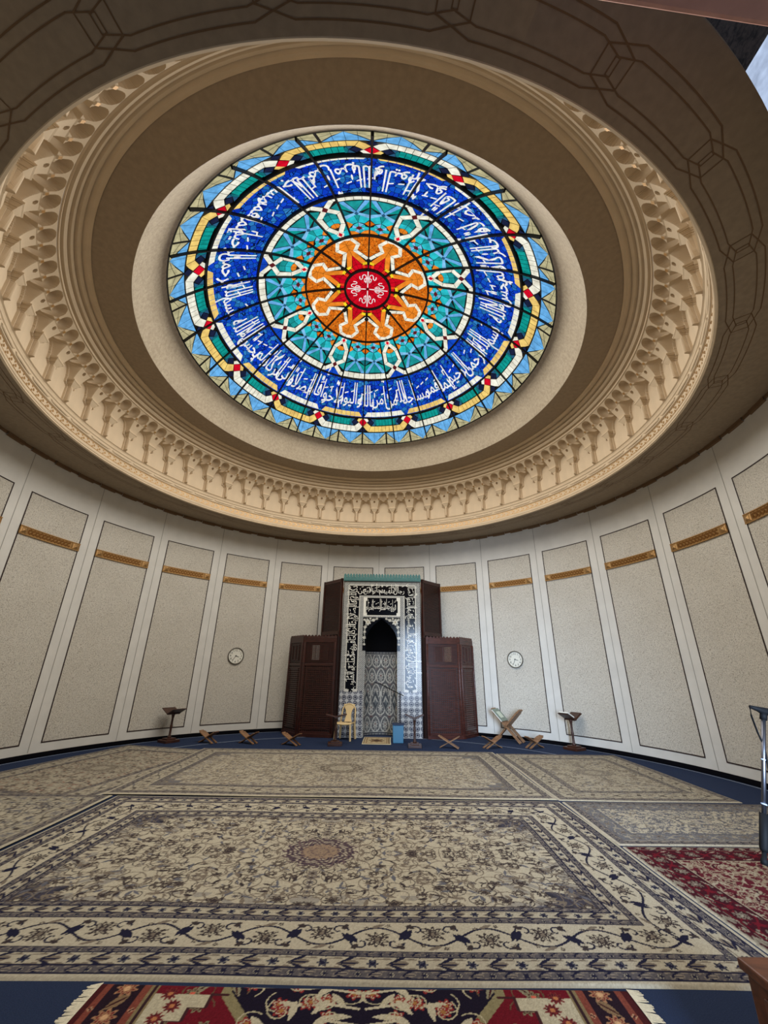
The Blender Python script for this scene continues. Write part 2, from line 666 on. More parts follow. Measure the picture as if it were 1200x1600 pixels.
def stone_panel():
    hw = 5.83
    mb = MB()
    mb.arc([(WR - 0.004, 0.26), (WR - 0.004, 4.97)], -hw, hw, 10, 0, True, (0, 0))
    p = mb.build('stone_panel', M['stone'], wall, loc=(CX, CY, 0))
    mb = MB()
    w = 0.10
    for a in (-hw, hw - w * 2):
        mb.arc([(WR - 0.007, 0.25), (WR - 0.007, 4.98)], a, a + 2 * w, 1, 0, True, (0, 0))
    for z in (0.25, 4.958):
        mb.arc([(WR - 0.007, z), (WR - 0.007, z + 0.022)], -hw, hw, 10, 0, True, (0, 0))
    b = mb.build('panel_outline', M['line'], p)
    # gilt band
    mb = MB()
    R0, R1 = WR - 0.006, WR - 0.035
    mb.arc([(R0, 4.095), (R1, 4.095), (R1, 4.112), (R1 + 0.012, 4.116), (R1 + 0.012, 4.244), (R1, 4.248), (R1, 4.265), (R0, 4.265)], -hw, hw, 14, 0, False, (0, 0))
    for s in (-1, 1):                    # square bosses at the two ends
        a = s * (hw - 0.78)
        for d, rr, h in ((0.58, R1 + 0.004, 0.062), (0.36, R1 - 0.012, 0.038)):
            vs = []
            for aa, zz in ((a - d, 4.18 - h), (a + d, 4.18 - h), (a + d, 4.18 + h), (a - d, 4.18 + h)):
                vs.append((rr * math.cos(rad(aa)), rr * math.sin(rad(aa)), zz))
            vs.append(((rr - 0.022) * math.cos(rad(a)), (rr - 0.022) * math.sin(rad(a)), 4.18))
            mb.add(vs, [(0, 1, 4), (1, 2, 4), (2, 3, 4), (3, 0, 4)], 0)
        for e in (0.68, -0.68):
            mb.arc([(R1, 4.11), (R1, 4.25)], a + e - 0.05, a + e + 0.05, 1, 0, False, (0, 0))
    n = 12
    for k in range(n):                   # pierced run between them
        a = -4.1 + 8.2 * (k + 0.5) / n
        for zz in (4.145, 4.215):
            d, h, rr = 0.27, 0.027, R1 + 0.006
            mb.add([(rr * math.cos(rad(a + p)), rr * math.sin(rad(a + p)), zz + q) for p, q in ((-d, 0), (0, -h), (d, 0), (0, h))], [(0, 1, 2, 3)], 1)
        d, h, rr = 0.17, 0.055, R1 + 0.004
        aa = a + 0.34
        mb.add([(rr * math.cos(rad(aa + p)), rr * math.sin(rad(aa + p)), 4.18 + q) for p, q in ((-d, 0), (0, -h), (d, 0), (0, h))], [(0, 1, 2, 3)], 1)
    g = mb.build('gilt_band', [M['gold'], M['gold_dark']], wall, loc=(CX, CY, 0))
    return p, b, g


proto = None
for k in range(-10, 11):
    a = 87.3 + 7.5 + 15 * k
    if a < A_R + 6 or a > A_L - 6:
        continue
    if proto is None:
        proto = stone_panel()
        p, b, g = proto
    else:
        p, b, g = [o.copy() for o in proto]
        for o in (p, b, g):
            COL.objects.link(o)
        b.parent = p
        p.parent = wall
        g.parent = wall
    p.rotation_euler = (0, 0, rad(a))
    g.rotation_euler = (0, 0, rad(a))

mb = MB()
mb.arc([(WR - 0.001, 0.085), (WR - 0.03, 0.085), (WR - 0.03, 0.0)], A_R, A_L, 180, 0, True)
tag(mb.build('baseboard_back', M['skirt']), 'black skirting strip along the foot of the curved wall', 'baseboard', kind='structure')

# ---- lower ceiling ring with painted interlace
def soff(r):
    return 5.76 + (r - 5.57) * 0.05


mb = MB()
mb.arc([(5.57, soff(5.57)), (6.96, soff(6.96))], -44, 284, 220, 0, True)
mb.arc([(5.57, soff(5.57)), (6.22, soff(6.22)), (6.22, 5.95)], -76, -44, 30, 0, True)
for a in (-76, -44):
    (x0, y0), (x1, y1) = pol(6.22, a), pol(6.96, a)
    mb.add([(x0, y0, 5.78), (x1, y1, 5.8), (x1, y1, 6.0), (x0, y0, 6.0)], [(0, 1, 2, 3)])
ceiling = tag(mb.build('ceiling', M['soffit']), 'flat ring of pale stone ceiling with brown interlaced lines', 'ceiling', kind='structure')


def strip(mb, pts, w):
    """painted line on the underside of the ring; pts (r, azimuth)"""
    P = []
    for (r0, a0), (r1, a1) in zip(pts[:-1], pts[1:]):
        n = max(1, int(abs(a1 - a0) / 1.0))
        for i in range(n):
            P.append((r0 + (r1 - r0) * i / n, a0 + (a1 - a0) * i / n))
    P.append(pts[-1])
    for (r0, a0), (r1, a1) in zip(P[:-1], P[1:]):
        a, b = Vector(pol(r0, a0)), Vector(pol(r1, a1))
        d = (b - a)
        if d.length < 1e-6:
            continue
        d.normalize()
        s = Vector((-d.y, d.x)) * w / 2
        a, b = a - d * w * 0.4, b + d * w * 0.4
        mb.add([(q.x, q.y, soff((Vector((CX, CY)) - q).length) - 0.003) for q in (a - s, b - s, b + s, a + s)], [(0, 1, 2, 3)])


mb = MB()
for k in range(30):
    a = 8.8 + 12 * k
    A = lambda pts: [(r, a + t) for r, t in pts]
    strip(mb, A([(5.655, -4.6), (5.655, 4.6), (5.735, 7.2), (5.905, 7.2), (5.99, 4.6), (5.99, -4.6), (5.905, -7.2), (5.735, -7.2), (5.655, -4.6)]), 0.011)
    strip(mb, A([(5.725, -4.3), (5.725, 4.3), (5.775, 6.2), (5.87, 6.2), (5.92, 4.3), (5.92, -4.3), (5.87, -6.2), (5.775, -6.2), (5.725, -4.3)]), 0.010)
mb.build('painted_interlace', M['brown'], ceiling)
mb = MB()
for k in range(72):
    a = 5.0 * k
    if -76 < (a + 180) % 360 - 180 < -42:
        continue
    mb.arc([(WR - 0.001, 5.735), (WR - 0.035, 5.75), (WR - 0.035, 5.815)], a, a + 3.4, 4)
    mb.arc([(WR - 0.001, 5.76), (WR - 0.02, 5.77), (WR - 0.02, 5.815)], a + 3.4, a + 5.0, 2)
mb.build('brown_cornice_strip', M['brown'], ceiling)

# ---- upper soffit and the slanted collar below the glass
mb = MB()
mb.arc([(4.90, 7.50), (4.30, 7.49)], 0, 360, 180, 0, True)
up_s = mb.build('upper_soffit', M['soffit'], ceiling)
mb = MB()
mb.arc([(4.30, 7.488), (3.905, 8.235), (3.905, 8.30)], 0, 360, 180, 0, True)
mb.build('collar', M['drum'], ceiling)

# ---- trim_1: carved cornice of little arches and niches
trim = thing('trim_1', 'carved stucco cornice of small arches and niches ringing the ceiling opening', 'cornice', (CX, CY, 0), kind='structure')
mb = MB()
z0 = (0, 0)
mb.arc([(5.60, 5.77), (5.57, 5.757), (5.548, 5.775), (5.556, 5.80), (5.545, 5.815), (5.545, 5.85), (5.57, 5.872), (5.575, 5.885)], 0, 360, 240, 0, False, z0)
mb.arc([(5.575, 6.018), (5.558, 6.03), (5.552, 6.045), (5.566, 6.06), (5.566, 6.135), (5.552, 6.15), (5.548, 6.175), (5.56, 6.19), (5.550, 6.22), (5.532, 6.236), (5.57, 6.25)], 0, 360, 240, 0, False, z0)
mb.build('lip_moulding', M['stucco'], trim)
mb = MB()
mb.arc([(5.575, 5.885), (5.575, 6.018)], 0, 360, 240, 0, True, z0)
gband = mb.build('gilt_strip', M['stucco'], trim)
mb = MB()
rr = 5.571
for k in range(232):
    a = 360 * k / 232
    d = 0.62
    for j, (p, q) in enumerate(((-0.30, 0.0), (0.18, 0.034), (0.18, -0.034))):
        h = 0.030 if j == 0 else 0.022
        w = 0.30 if j == 0 else 0.22
        mb.add([(rr * math.cos(rad(a + p + u)), rr * math.sin(rad(a + p + u)), 5.951 + q + v) for u, v in ((-w, 0), (0, -h), (w, 0), (0, h))], [(0, 1, 2, 3)])
mb.arc([(rr, 5.888), (rr, 5.900)], 0, 360, 180, 0, True, z0)
mb.arc([(rr, 6.003), (rr, 6.015)], 0, 360, 180, 0, True, z0)
mb.build('gilt_ornament', M['gold'], trim)
NB = 58
mb = MB()
for k in range(NB):                      # long cartouches of the honeycomb band
    a = 88.47 + (k) * 360 / NB
    hw = 180 / NB
    R = 5.560
    pts = [(-hw + 0.25, 0.0), (-hw + 0.75, -0.030), (hw - 0.75, -0.030), (hw - 0.25, 0.0), (hw - 0.75, 0.030), (-hw + 0.75, 0.030)]
    vo = [(R * math.cos(rad(a + u)), R * math.sin(rad(a + u)), 6.0975 + v) for u, v in pts]
    vi = [((R - 0.010) * math.cos(rad(a + u * 0.93)), (R - 0.010) * math.sin(rad(a + u * 0.93)), 6.0975 + v * 0.6) for u, v in pts]
    mb.add(vo + vi, [(i, (i + 1) % 6, 6 + (i + 1) % 6, 6 + i) for i in range(6)] + [(6, 7, 8, 9, 10, 11)])
mb.build('cartouche_band', M['stucco'], trim)
mb = MB()
mb.arc([(5.165, 7.145), (5.145, 7.15), (5.145, 7.195), (5.17, 7.20), (5.17, 7.215), (5.11, 7.225), (5.085, 7.26), (5.085, 7.285), (5.115, 7.29), (5.115, 7.305), (5.05, 7.315), (5.03, 7.335), (5.03, 7.365),
        (5.06, 7.37), (5.06, 7.385), (4.99, 7.39), (4.96, 7.41), (4.95, 7.435), (4.975, 7.44), (4.975, 7.455), (4.90, 7.46), (4.87, 7.475), (4.845, 7.48), (4.843, 7.503)], 0, 360, 240, 0, False, z0)
mb.build('upper_moulding', M['stucco'], trim)


def bay_mesh():
    """relief of one bay: colonette in the middle, half an arch on each side, niches above"""
    B = 2 * PI * 5.5 / NB / 2            # half width in metres
    us = np.linspace(-1, 1, 73)
    zs = np.concatenate([np.linspace(6.235, 6.56, 14), np.linspace(6.57, 6.70, 9), np.linspace(6.715, 6.93, 18), np.linspace(6.94, 7.15, 30)])
    X, Z = np.meshgrid(us * B, zs)
    ax = np.abs(X)
    xa = B - ax                          # distance from the middle of the arch
    # arch opening
    up_ = (B - 0.143) * np.clip(1 - ((Z - 6.60) / 0.32).clip(0, 1) ** 2.6, 0, 1) ** (1 / 2.3)
    w = np.where(Z < 6.55, B - 0.062, np.where(Z < 6.60, B - 0.062 - (Z - 6.55) / 0.05 * 0.081, up_))
    opening = xa < w
    edge = B - w - 0.020                 # outer side of the raised rim, measured from the colonette
    rim = (xa < w + 0.020) & ~opening
    D = np.full(X.shape, 0.02)
    # bracket above the capital, falling back to the rim on both sides
    t = ((Z - 6.68) / 0.26).clip(0, 1)
    front_b = 0.115 + 0.12 * t ** 1.4
    spread = np.minimum(0.100 + 0.05 * t, edge - 0.008)
    fall = ((ax - spread) / np.maximum(edge - spread, 0.01)).clip(0, 1)
    D = np.where(Z > 6.68, front_b * (1 - fall) + 0.035 * fall, D)
    # colonette
    rc = 0.030 + 0.012 * ((Z - 6.25) / 0.3).clip(0, 1)
    col = np.sqrt(np.clip(1 - (X / rc) ** 2, 0, 1))
    D = np.where((Z < 6.575) & (ax < rc) & (Z > 6.25), 0.03 + 0.075 * col, D)
    cap = (Z >= 6.55) & (Z <= 6.685)
    cw = 0.040 + 0.068 * ((Z - 6.55) / 0.10).clip(0, 1)
    D = np.where(cap & (ax < cw), 0.075 + 0.06 * ((Z - 6.55) / 0.10).clip(0, 1), D)
    D = np.where((Z > 6.655) & (Z < 6.69) & (ax < 0.118), 0.150, D)
    D = np.where(opening & (Z < 6.935), 0.0, D)
    D = np.where(rim & (Z < 6.92), 0.034, D)
    # niches
    t2 = ((Z - 6.93) / 0.21).clip(0, 1)
    front = 0.235 + 0.16 * t2
    dx = np.minimum(ax, np.abs(B - ax))
    wn = np.where(Z < 7.05, 0.118, 0.118 * np.sqrt(np.clip(1 - ((Z - 7.05) / 0.085) ** 2, 0, 1)))
    wn = np.where(Z < 6.985, 0.118 * np.clip((Z - 6.925) / 0.06, 0.0, 1) ** 0.6, wn)
    ins = dx < wn
    niche = front - 0.035 - 0.13 * np.sqrt(np.clip(1 - (dx / np.maximum(wn, 1e-4)) ** 2, 0, 1))
    D = np.where(Z >= 6.935, np.where(ins, niche, front), D)
    # small drilled hole
    D = np.where(np.hypot(X, Z - 6.885) < 0.026, D - 0.07, D)
    gold = (np.abs(ax - B / 2) < 0.030) & (np.abs(Z - 6.965) < 0.022)
    D = np.where(gold, D + 0.012, D)
    R = 5.562 - D
    ang = us[None, :] * PI / NB
    P = np.stack([R * np.cos(ang), R * np.sin(ang), Z], -1)
    ny, nx = X.shape
    idx = np.arange(nx * ny).reshape(ny, nx)
    mb = MB()
    fs = [(idx[j, i], idx[j, i + 1], idx[j + 1, i + 1], idx[j + 1, i]) for j in range(ny - 1) for i in range(nx - 1)]
    mb.add(P.reshape(-1, 3).tolist(), fs, 0, False)
    g = gold[:-1, :-1] & gold[1:, 1:]
    mb.mi = [1 if g[j, i] else 0 for j in range(ny - 1) for i in range(nx - 1)]
    return mb


bay = bay_mesh().build('arched_bay', [M['stucco'], M['gold']], trim)
for k in range(NB):
    b = bay if k == 0 else bay.copy()
    if k:
        COL.objects.link(b)
        b.parent = trim
    b.rotation_euler = (0, 0, rad(88.47 + 360 * k / NB))

# ---- entrance side, just caught at the upper right
mb = MB()
mb.box((2.06, 0.645, 4.74), (2.3, 0.6, 0.42), 0, Matrix.Rotation(rad(5), 4, 'Z'))
tag(mb.build('trim_2', M['pink'], bevel=0.02), 'pinkish stone beam crossing the upper right corner', 'beam', kind='structure')
mb = MB()
mb.add([(3.2, 0.2, 5.84), (3.2, 2.35, 5.84), (3.2, 2.35, 8.2), (3.2, 0.2, 8.2)], [(0, 1, 2, 3)])
tag(mb.build('wall_front', M['lobby']), 'dark rough wall above the entrance in the upper right corner', 'wall', kind='structure')
mb = MB()
mb.box((3.185, 1.85, 6.32), (0.02, 0.8, 0.8))
tag(mb.build('window_2', glass_mat('daylit_pane', (190, 208, 240), 0.9)), 'small bluish daylit pane at the right edge of the picture', 'window', kind='structure')


# ================================================================== THE GLASS DOME
PH0 = 93.6
ZC, RS = 5.152, 4.97
GC = {
    'white': (250, 244, 222), 'yellow': (250, 206, 118), 'red': (214, 14, 40), 'navy': (28, 34, 62), 'teal': (18, 152, 144), 'dteal': (22, 112, 122),
    'sky': (106, 176, 232), 'sky2': (128, 192, 236), 'beige': (186, 178, 138), 'slate': (44, 92, 128), 'crimson': (204, 12, 34), 'orange': (240, 136, 40),
    'amber': (222, 112, 24), 'gold': (252, 208, 40), 'vermil': (236, 60, 30), 'maroon': (96, 30, 34), 'cyan': (44, 190, 200), 'gteal': (30, 150, 150), 'blue': (18, 70, 190),
}
GM = {k: glass_mat('glass_' + k, v) for k, v in GC.items()}
GK = list(GM)
LEAD = mat('lead_came', (12, 12, 14), 0.6)


def dome(x, y, off):
    """point of the shell above (x, y) about the axis, moved down towards the hall by off"""
    r2 = x * x + y * y
    z = math.sqrt(max(RS * RS - r2, 0.01))
    s = (RS - off) / RS
    return (x * s, y * s, ZC + z * s)


class Glass:
    def __init__(self):
        self.v, self.f, self.mi = [], [], []

    def piece(self, pts, key, off=0.006, inset=0.006, sub=0.12):
        """one pane; pts in plan metres about the axis"""
        P = [Vector(p) for p in pts]
        A = sum(P[i].x * P[(i + 1) % len(P)].y - P[(i + 1) % len(P)].x * P[i].y for i in range(len(P)))
        if A < 0:
            P.reverse()
        n = len(P)
        Q = []
        for i in range(n):
            a, b, c = P[i - 1], P[i], P[(i + 1) % n]
            d1, d2 = (b - a), (c - b)
            if d1.length < 1e-6 or d2.length < 1e-6:
                continue
            d1.normalize()
            d2.normalize()
            n1, n2 = Vector((-d1.y, d1.x)), Vector((-d2.y, d2.x))
            m = n1 + n2
            if m.length < 1e-4:
                Q.append(b + n1 * inset)
                continue
            m.normalize()
            Q.append(b + m * min(inset / max(0.35, m.dot(n1)), inset * 2.5))
        if len(Q) < 3:
            return
        R = []
        for i in range(len(Q)):
            a, b = Q[i], Q[(i + 1) % len(Q)]
            k = max(1, int((b - a).length / sub))
            R += [a + (b - a) * (j / k) for j in range(k)]
        o = len(self.v)
        self.v += [dome(q.x, q.y, off) for q in R]
        self.f.append(tuple(range(o, o + len(R))))
        self.mi.append(GK.index(key))

    def build(self, name, parent):
        me = bpy.data.meshes.new(name)
        me.from_pydata(self.v, [], self.f)
        for k in GK:
            me.materials.append(GM[k])
        me.polygons.foreach_set('material_index', self.mi)
        me.update()
        o = bpy.data.objects.new(name, me)
        COL.objects.link(o)
        o.parent = parent
        return o


def pp(r, a):
    return (r * math.cos(rad(a)), r * math.sin(rad(a)))


win = thing('window_1', 'round stained glass dome with a red star centre and blue inscription ring', 'stained glass', (CX, CY, 0), kind='structure')

# backing of lead
vs, fs = [], []
nr, na = 40, 144
for i in range(nr + 1):
    for k in range(na):
        vs.append(dome(*pp(max(0.001, 3.93 * i / nr), 360 * k / na), 0.0))
for i in range(nr):
    for k in range(na):
        fs.append((i * na + k, i * na + (k + 1) % na, (i + 1) * na + (k + 1) % na, (i + 1) * na + k))
mb = MB()
mb.add(vs, fs, 0, True)
mb.build('lead_backing', LEAD, win)

# centre roundel
G = Glass()
for k in range(16):
    for r0, r1 in ((0.02, 0.17), (0.17, 0.34), (0.34, 0.52)):
        a0, a1 = PH0 + 22.5 * k, PH0 + 22.5 * (k + 1)
        G.piece([pp(r0, a0), pp(r1, a0), pp(r1, (a0 + a1) / 2), pp(r1, a1), pp(r0, a1)], 'crimson', inset=0.003)
G.build('red_roundel', win)



def local(al, x, y):
    """x across, y outwards along the direction al"""
    c_, s_ = math.cos(rad(al)), math.sin(rad(al))
    return (y * c_ - x * s_, y * s_ + x * c_)


def strap(G, al, pts, w, key, off=0.012, inset=0.004, step=0.0):
    """band of constant width along a bent line, mitred at the bends"""
    P = [Vector(q) for q in pts]
    n = len(P)
    L_, R_ = [], []
    for i in range(n):
        d1 = (P[i] - P[i - 1]).normalized() if i else (P[1] - P[0]).normalized()
        d2 = (P[i + 1] - P[i]).normalized() if i < n - 1 else d1
        n1, n2 = Vector((-d1.y, d1.x)), Vector((-d2.y, d2.x))
        m = (n1 + n2).normalized()
        k = w / 2 / max(0.45, m.dot(n1))
        L_.append(P[i] + m * k)
        R_.append(P[i] - m * k)
    for i in range(n - 1):
        k = max(1, int((P[i + 1] - P[i]).length / step)) if step else 1
        for j in range(k):
            a, b = j / k, (j + 1) / k
            q = [L_[i].lerp(L_[i + 1], a), L_[i].lerp(L_[i + 1], b), R_[i].lerp(R_[i + 1], b), R_[i].lerp(R_[i + 1], a)]
            G.piece([local(al, *v_) for v_ in q], key, off, inset)


# star
G = Glass()
for k in range(8):
    al = PH0 + 22.5 + 45 * k
    for s in (-1, 1):
        P = lambda r, d: pp(r, al + s * d)
        Q = lambda pts: [local(al, s * x, y) for x, y in pts]
        # field between the arms, broken into small pieces
        cells = [[(0.84, 22.5), (1.02, 22.5), (1.02, 13.5), (0.95, 15.0)], [(1.02, 22.5), (1.20, 22.5), (1.16, 16.5), (1.02, 13.5)], [(0.95, 15.0), (1.02, 13.5), (1.05, 8.0)],
                 [(1.20, 22.5), (1.42, 22.5), (1.42, 17.5), (1.28, 16.0), (1.16, 16.5)], [(1.02, 13.5), (1.16, 16.5), (1.19, 12.5), (1.08, 7.5)],
                 [(1.16, 16.5), (1.28, 16.0), (1.27, 11.0), (1.19, 12.5)], [(1.28, 16.0), (1.42, 17.5), (1.42, 10.0), (1.36, 7.5), (1.27, 11.0)], [(1.42, 10.0), (1.42, 3.0), (1.36, 7.5)]]
        for i, c in enumerate(cells):
            n = len(c)
            mx, my = sum(P(*q)[0] for q in c) / n, sum(P(*q)[1] for q in c) / n
            for j in range(n):
                a, b = P(*c[j]), P(*c[(j + 1) % n])
                G.piece([a, b, (mx, my)], ('amber', 'orange', 'amber', 'vermil' if i == 3 and j == 1 else 'amber')[(i + j) % 4], 0.005, inset=0.003)
        # red kite of the arm
        G.piece(Q([(0, 0.52), (0.09, 0.52), (0.11, 0.66), (0, 0.70)]), 'crimson', inset=0.003)
        G.piece(Q([(0, 0.70), (0.11, 0.66), (0.055, 0.80), (0, 0.82)]), 'crimson', inset=0.003)
        G.piece(Q([(0, 0.82), (0.055, 0.80), (0, 0.945)]), 'crimson', inset=0.003)
        G.piece([P(*p) for p in ((0.52, 9.5), (0.52, 17), (0.63, 16.5), (0.67, 10.0))], 'vermil', inset=0.003)
        G.piece([P(*p) for p in ((0.52, 17), (0.52, 22.5), (0.65, 22.5), (0.63, 16.5))], 'crimson', inset=0.003)
        # orange strap along the kite and the arm end
        G.piece(Q([(0, 0.945), (0.118, 0.66), (0.225, 0.70), (0.085, 1.04), (0, 1.10)]), 'orange', 0.007, 0.003)
        G.piece(Q([(0, 1.10), (0.085, 1.04), (0.215, 1.175), (0.0, 1.22)]), 'orange', 0.007, 0.003)
        G.piece(Q([(0, 1.22), (0.215, 1.175), (0.13, 1.345), (0, 1.24)]), 'orange', 0.007, 0.003)
        G.piece(Q([(0, 1.24), (0.13, 1.345), (0, 1.375)]), 'orange', 0.007, 0.003)
        G.piece([P(*p) for p in ((0.645, 11.5), (0.66, 20.5), (0.735, 20.0), (0.715, 11.5))], 'gold', 0.010, 0.003)
        strap(G, al, [(s * x, y) for x, y in ((0.300, 0.735), (0.118, 1.045), (0.240, 1.175), (0.150, 1.352), (0.0, 1.395))], 0.084, 'white', 0.013, 0.004, 0.17)
G.build('star_panes', win)

# ring of medallions and turquoise trellis
G = Glass()
for k in range(8):
    al = PH0 + 22.5 + 45 * k
    for s in (-1, 1):
        P = lambda r, d: pp(r, al + s * d)
        # white medallion strap
        strap(G, al, [(s * x, y) for x, y in ((0.030, 1.575), (0.172, 1.755), (0.206, 2.025), (0.035, 2.165))], 0.102, 'white', 0.012, 0.004, 0.15)
        strap(G, al, [(s * x, y) for x, y in ((0.035, 2.215), (0.215, 2.355), (0.30, 2.365))], 0.102, 'white', 0.012, 0.004, 0.15)
        # inside of the medallion
        G.piece([P(*p) for p in ((1.69, 0), (1.69, 1.6), (1.75, 3.2), (1.79, 2.4), (1.81, 0))], 'orange', inset=0.003)
        G.piece([P(*p) for p in ((1.81, 0), (1.79, 2.4), (1.76, 4.0), (1.90, 4.0), (1.93, 0))], 'cyan', inset=0.004)
        G.piece([P(*p) for p in ((1.93, 0), (1.90, 4.0), (2.04, 3.7), (2.05, 0))], 'gteal', inset=0.004)
        G.piece([P(*p) for p in ((2.05, 0), (2.04, 3.7), (2.13, 0.6), (2.12, 0))], 'dteal', inset=0.004)
        # flanks
        G.piece([P(*p) for p in ((1.45, 2.0), (1.45, 7.4), (1.60, 7.4), (1.57, 2.2))], 'cyan', inset=0.004)
        G.piece([P(*p) for p in ((1.56, 4.2), (1.60, 7.4), (1.72, 7.4), (1.66, 4.4))], 'gteal', inset=0.004)
        G.piece([P(*p) for p in ((2.04, 6.6), (2.04, 7.4), (2.28, 7.4), (2.19, 3.0))], 'gteal', inset=0.004)
        G.piece([P(*p) for p in ((2.27, 0), (2.37, 4.2), (2.43, 5.2), (2.43, 0))], 'blue', inset=0.004)
        G.piece([P(*p) for p in ((1.45, 1.8), (1.52, 3.2), (1.60, 0.3), (1.60, 0), (1.45, 0))], 'white', 0.008, 0.003)
    for rr, hw, hh, key in ((1.525, 1.9, 0.065, 'red'), (2.19, 1.9, 0.072, 'maroon')):
        G.piece([pp(rr - hh, al), pp(rr, al + hw), pp(rr + hh, al), pp(rr, al - hw)], key, 0.014, 0.004)
    # trellis: two mirrored halves either side of the spoke
    ce = PH0 + 45 * k
    for s in (-1, 1):
        T = lambda t, r: pp(r, ce + s * 15 * t)
        pc = lambda q, key, off=0.006, ins=0.004: G.piece([T(*p) for p in q], key, off, ins)
        pc([(0, 1.45), (0.5, 1.45), (0.30, 1.52), (0, 1.55)], 'orange')
        pc([(0.5, 1.45), (1, 1.45), (1, 1.55), (0.70, 1.52)], 'orange')
        pc([(0, 1.55), (0.30, 1.52), (0.28, 1.64), (0, 1.61)], 'cyan')
        pc([(1, 1.55), (0.70, 1.52), (0.72, 1.64), (1, 1.61)], 'cyan')
        ring = [(0.5, 1.46), (0.76, 1.52), (0.86, 1.60), (0.76, 1.68), (0.5, 1.74), (0.24, 1.68), (0.14, 1.60), (0.24, 1.52)]
        for i in range(8):
            pc([ring[i], ring[(i + 1) % 8], (0.5, 1.60)], 'cyan' if i % 2 else 'sky2')
        pc([(0.5, 1.545), (0.70, 1.60), (0.5, 1.655), (0.30, 1.60)], 'maroon', 0.010)
        pc([(0, 1.62), (0.24, 1.70), (0, 1.78)], 'amber')
        pc([(1, 1.60), (0.74, 1.69), (0.80, 1.74), (1, 1.79)], 'orange')
        pc([(0.5, 1.74), (0.24, 1.70), (0, 1.80), (0, 1.86), (0.38, 1.92)], 'cyan')
        pc([(0.5, 1.74), (0.76, 1.70), (1, 1.80), (1, 1.86), (0.62, 1.92)], 'cyan')
        pc([(0.5, 1.74), (0.62, 1.92), (0.5, 1.95), (0.38, 1.92)], 'gteal')
        # big X of pale blue straps over teal
        pc([(0, 1.86), (0.38, 1.93), (0, 2.10)], 'dteal')
        pc([(0, 2.10), (0.40, 1.99), (0.12, 2.26), (0, 2.27)], 'teal')
        pc([(1, 1.86), (0.62, 1.93), (1, 2.10)], 'dteal')
        pc([(1, 2.10), (0.60, 1.99), (0.88, 2.26), (1, 2.27)], 'teal')
        pc([(0.5, 2.02), (0.80, 2.27), (0.20, 2.27)], 'gteal')
        pc([(0.5, 1.93), (0.5, 2.02), (0.18, 2.28), (0.02, 2.28), (0.06, 2.22)], 'sky', 0.010)
        pc([(0.5, 1.93), (0.5, 2.02), (0.82, 2.28), (0.98, 2.28), (0.94, 2.22)], 'sky', 0.010)
        pc([(0.5, 2.00), (0.46, 1.93), (0.04, 1.84), (0.0, 1.88), (0.0, 1.93)], 'sky2', 0.012)
        pc([(0.5, 2.00), (0.54, 1.93), (0.96, 1.84), (1.0, 1.88), (1.0, 1.93)], 'sky2', 0.012)
        pc([(0.5, 1.915), (0.60, 1.965), (0.5, 2.015), (0.40, 1.965)], 'slate', 0.014)
        for i in range(4):
            a0, a1 = i / 4, (i + 1) / 4
            pc([(a0, 2.29), (a1, 2.29), (a1, 2.425), (a0, 2.425)], 'white', 0.010)
G.build('trellis_panes', win)

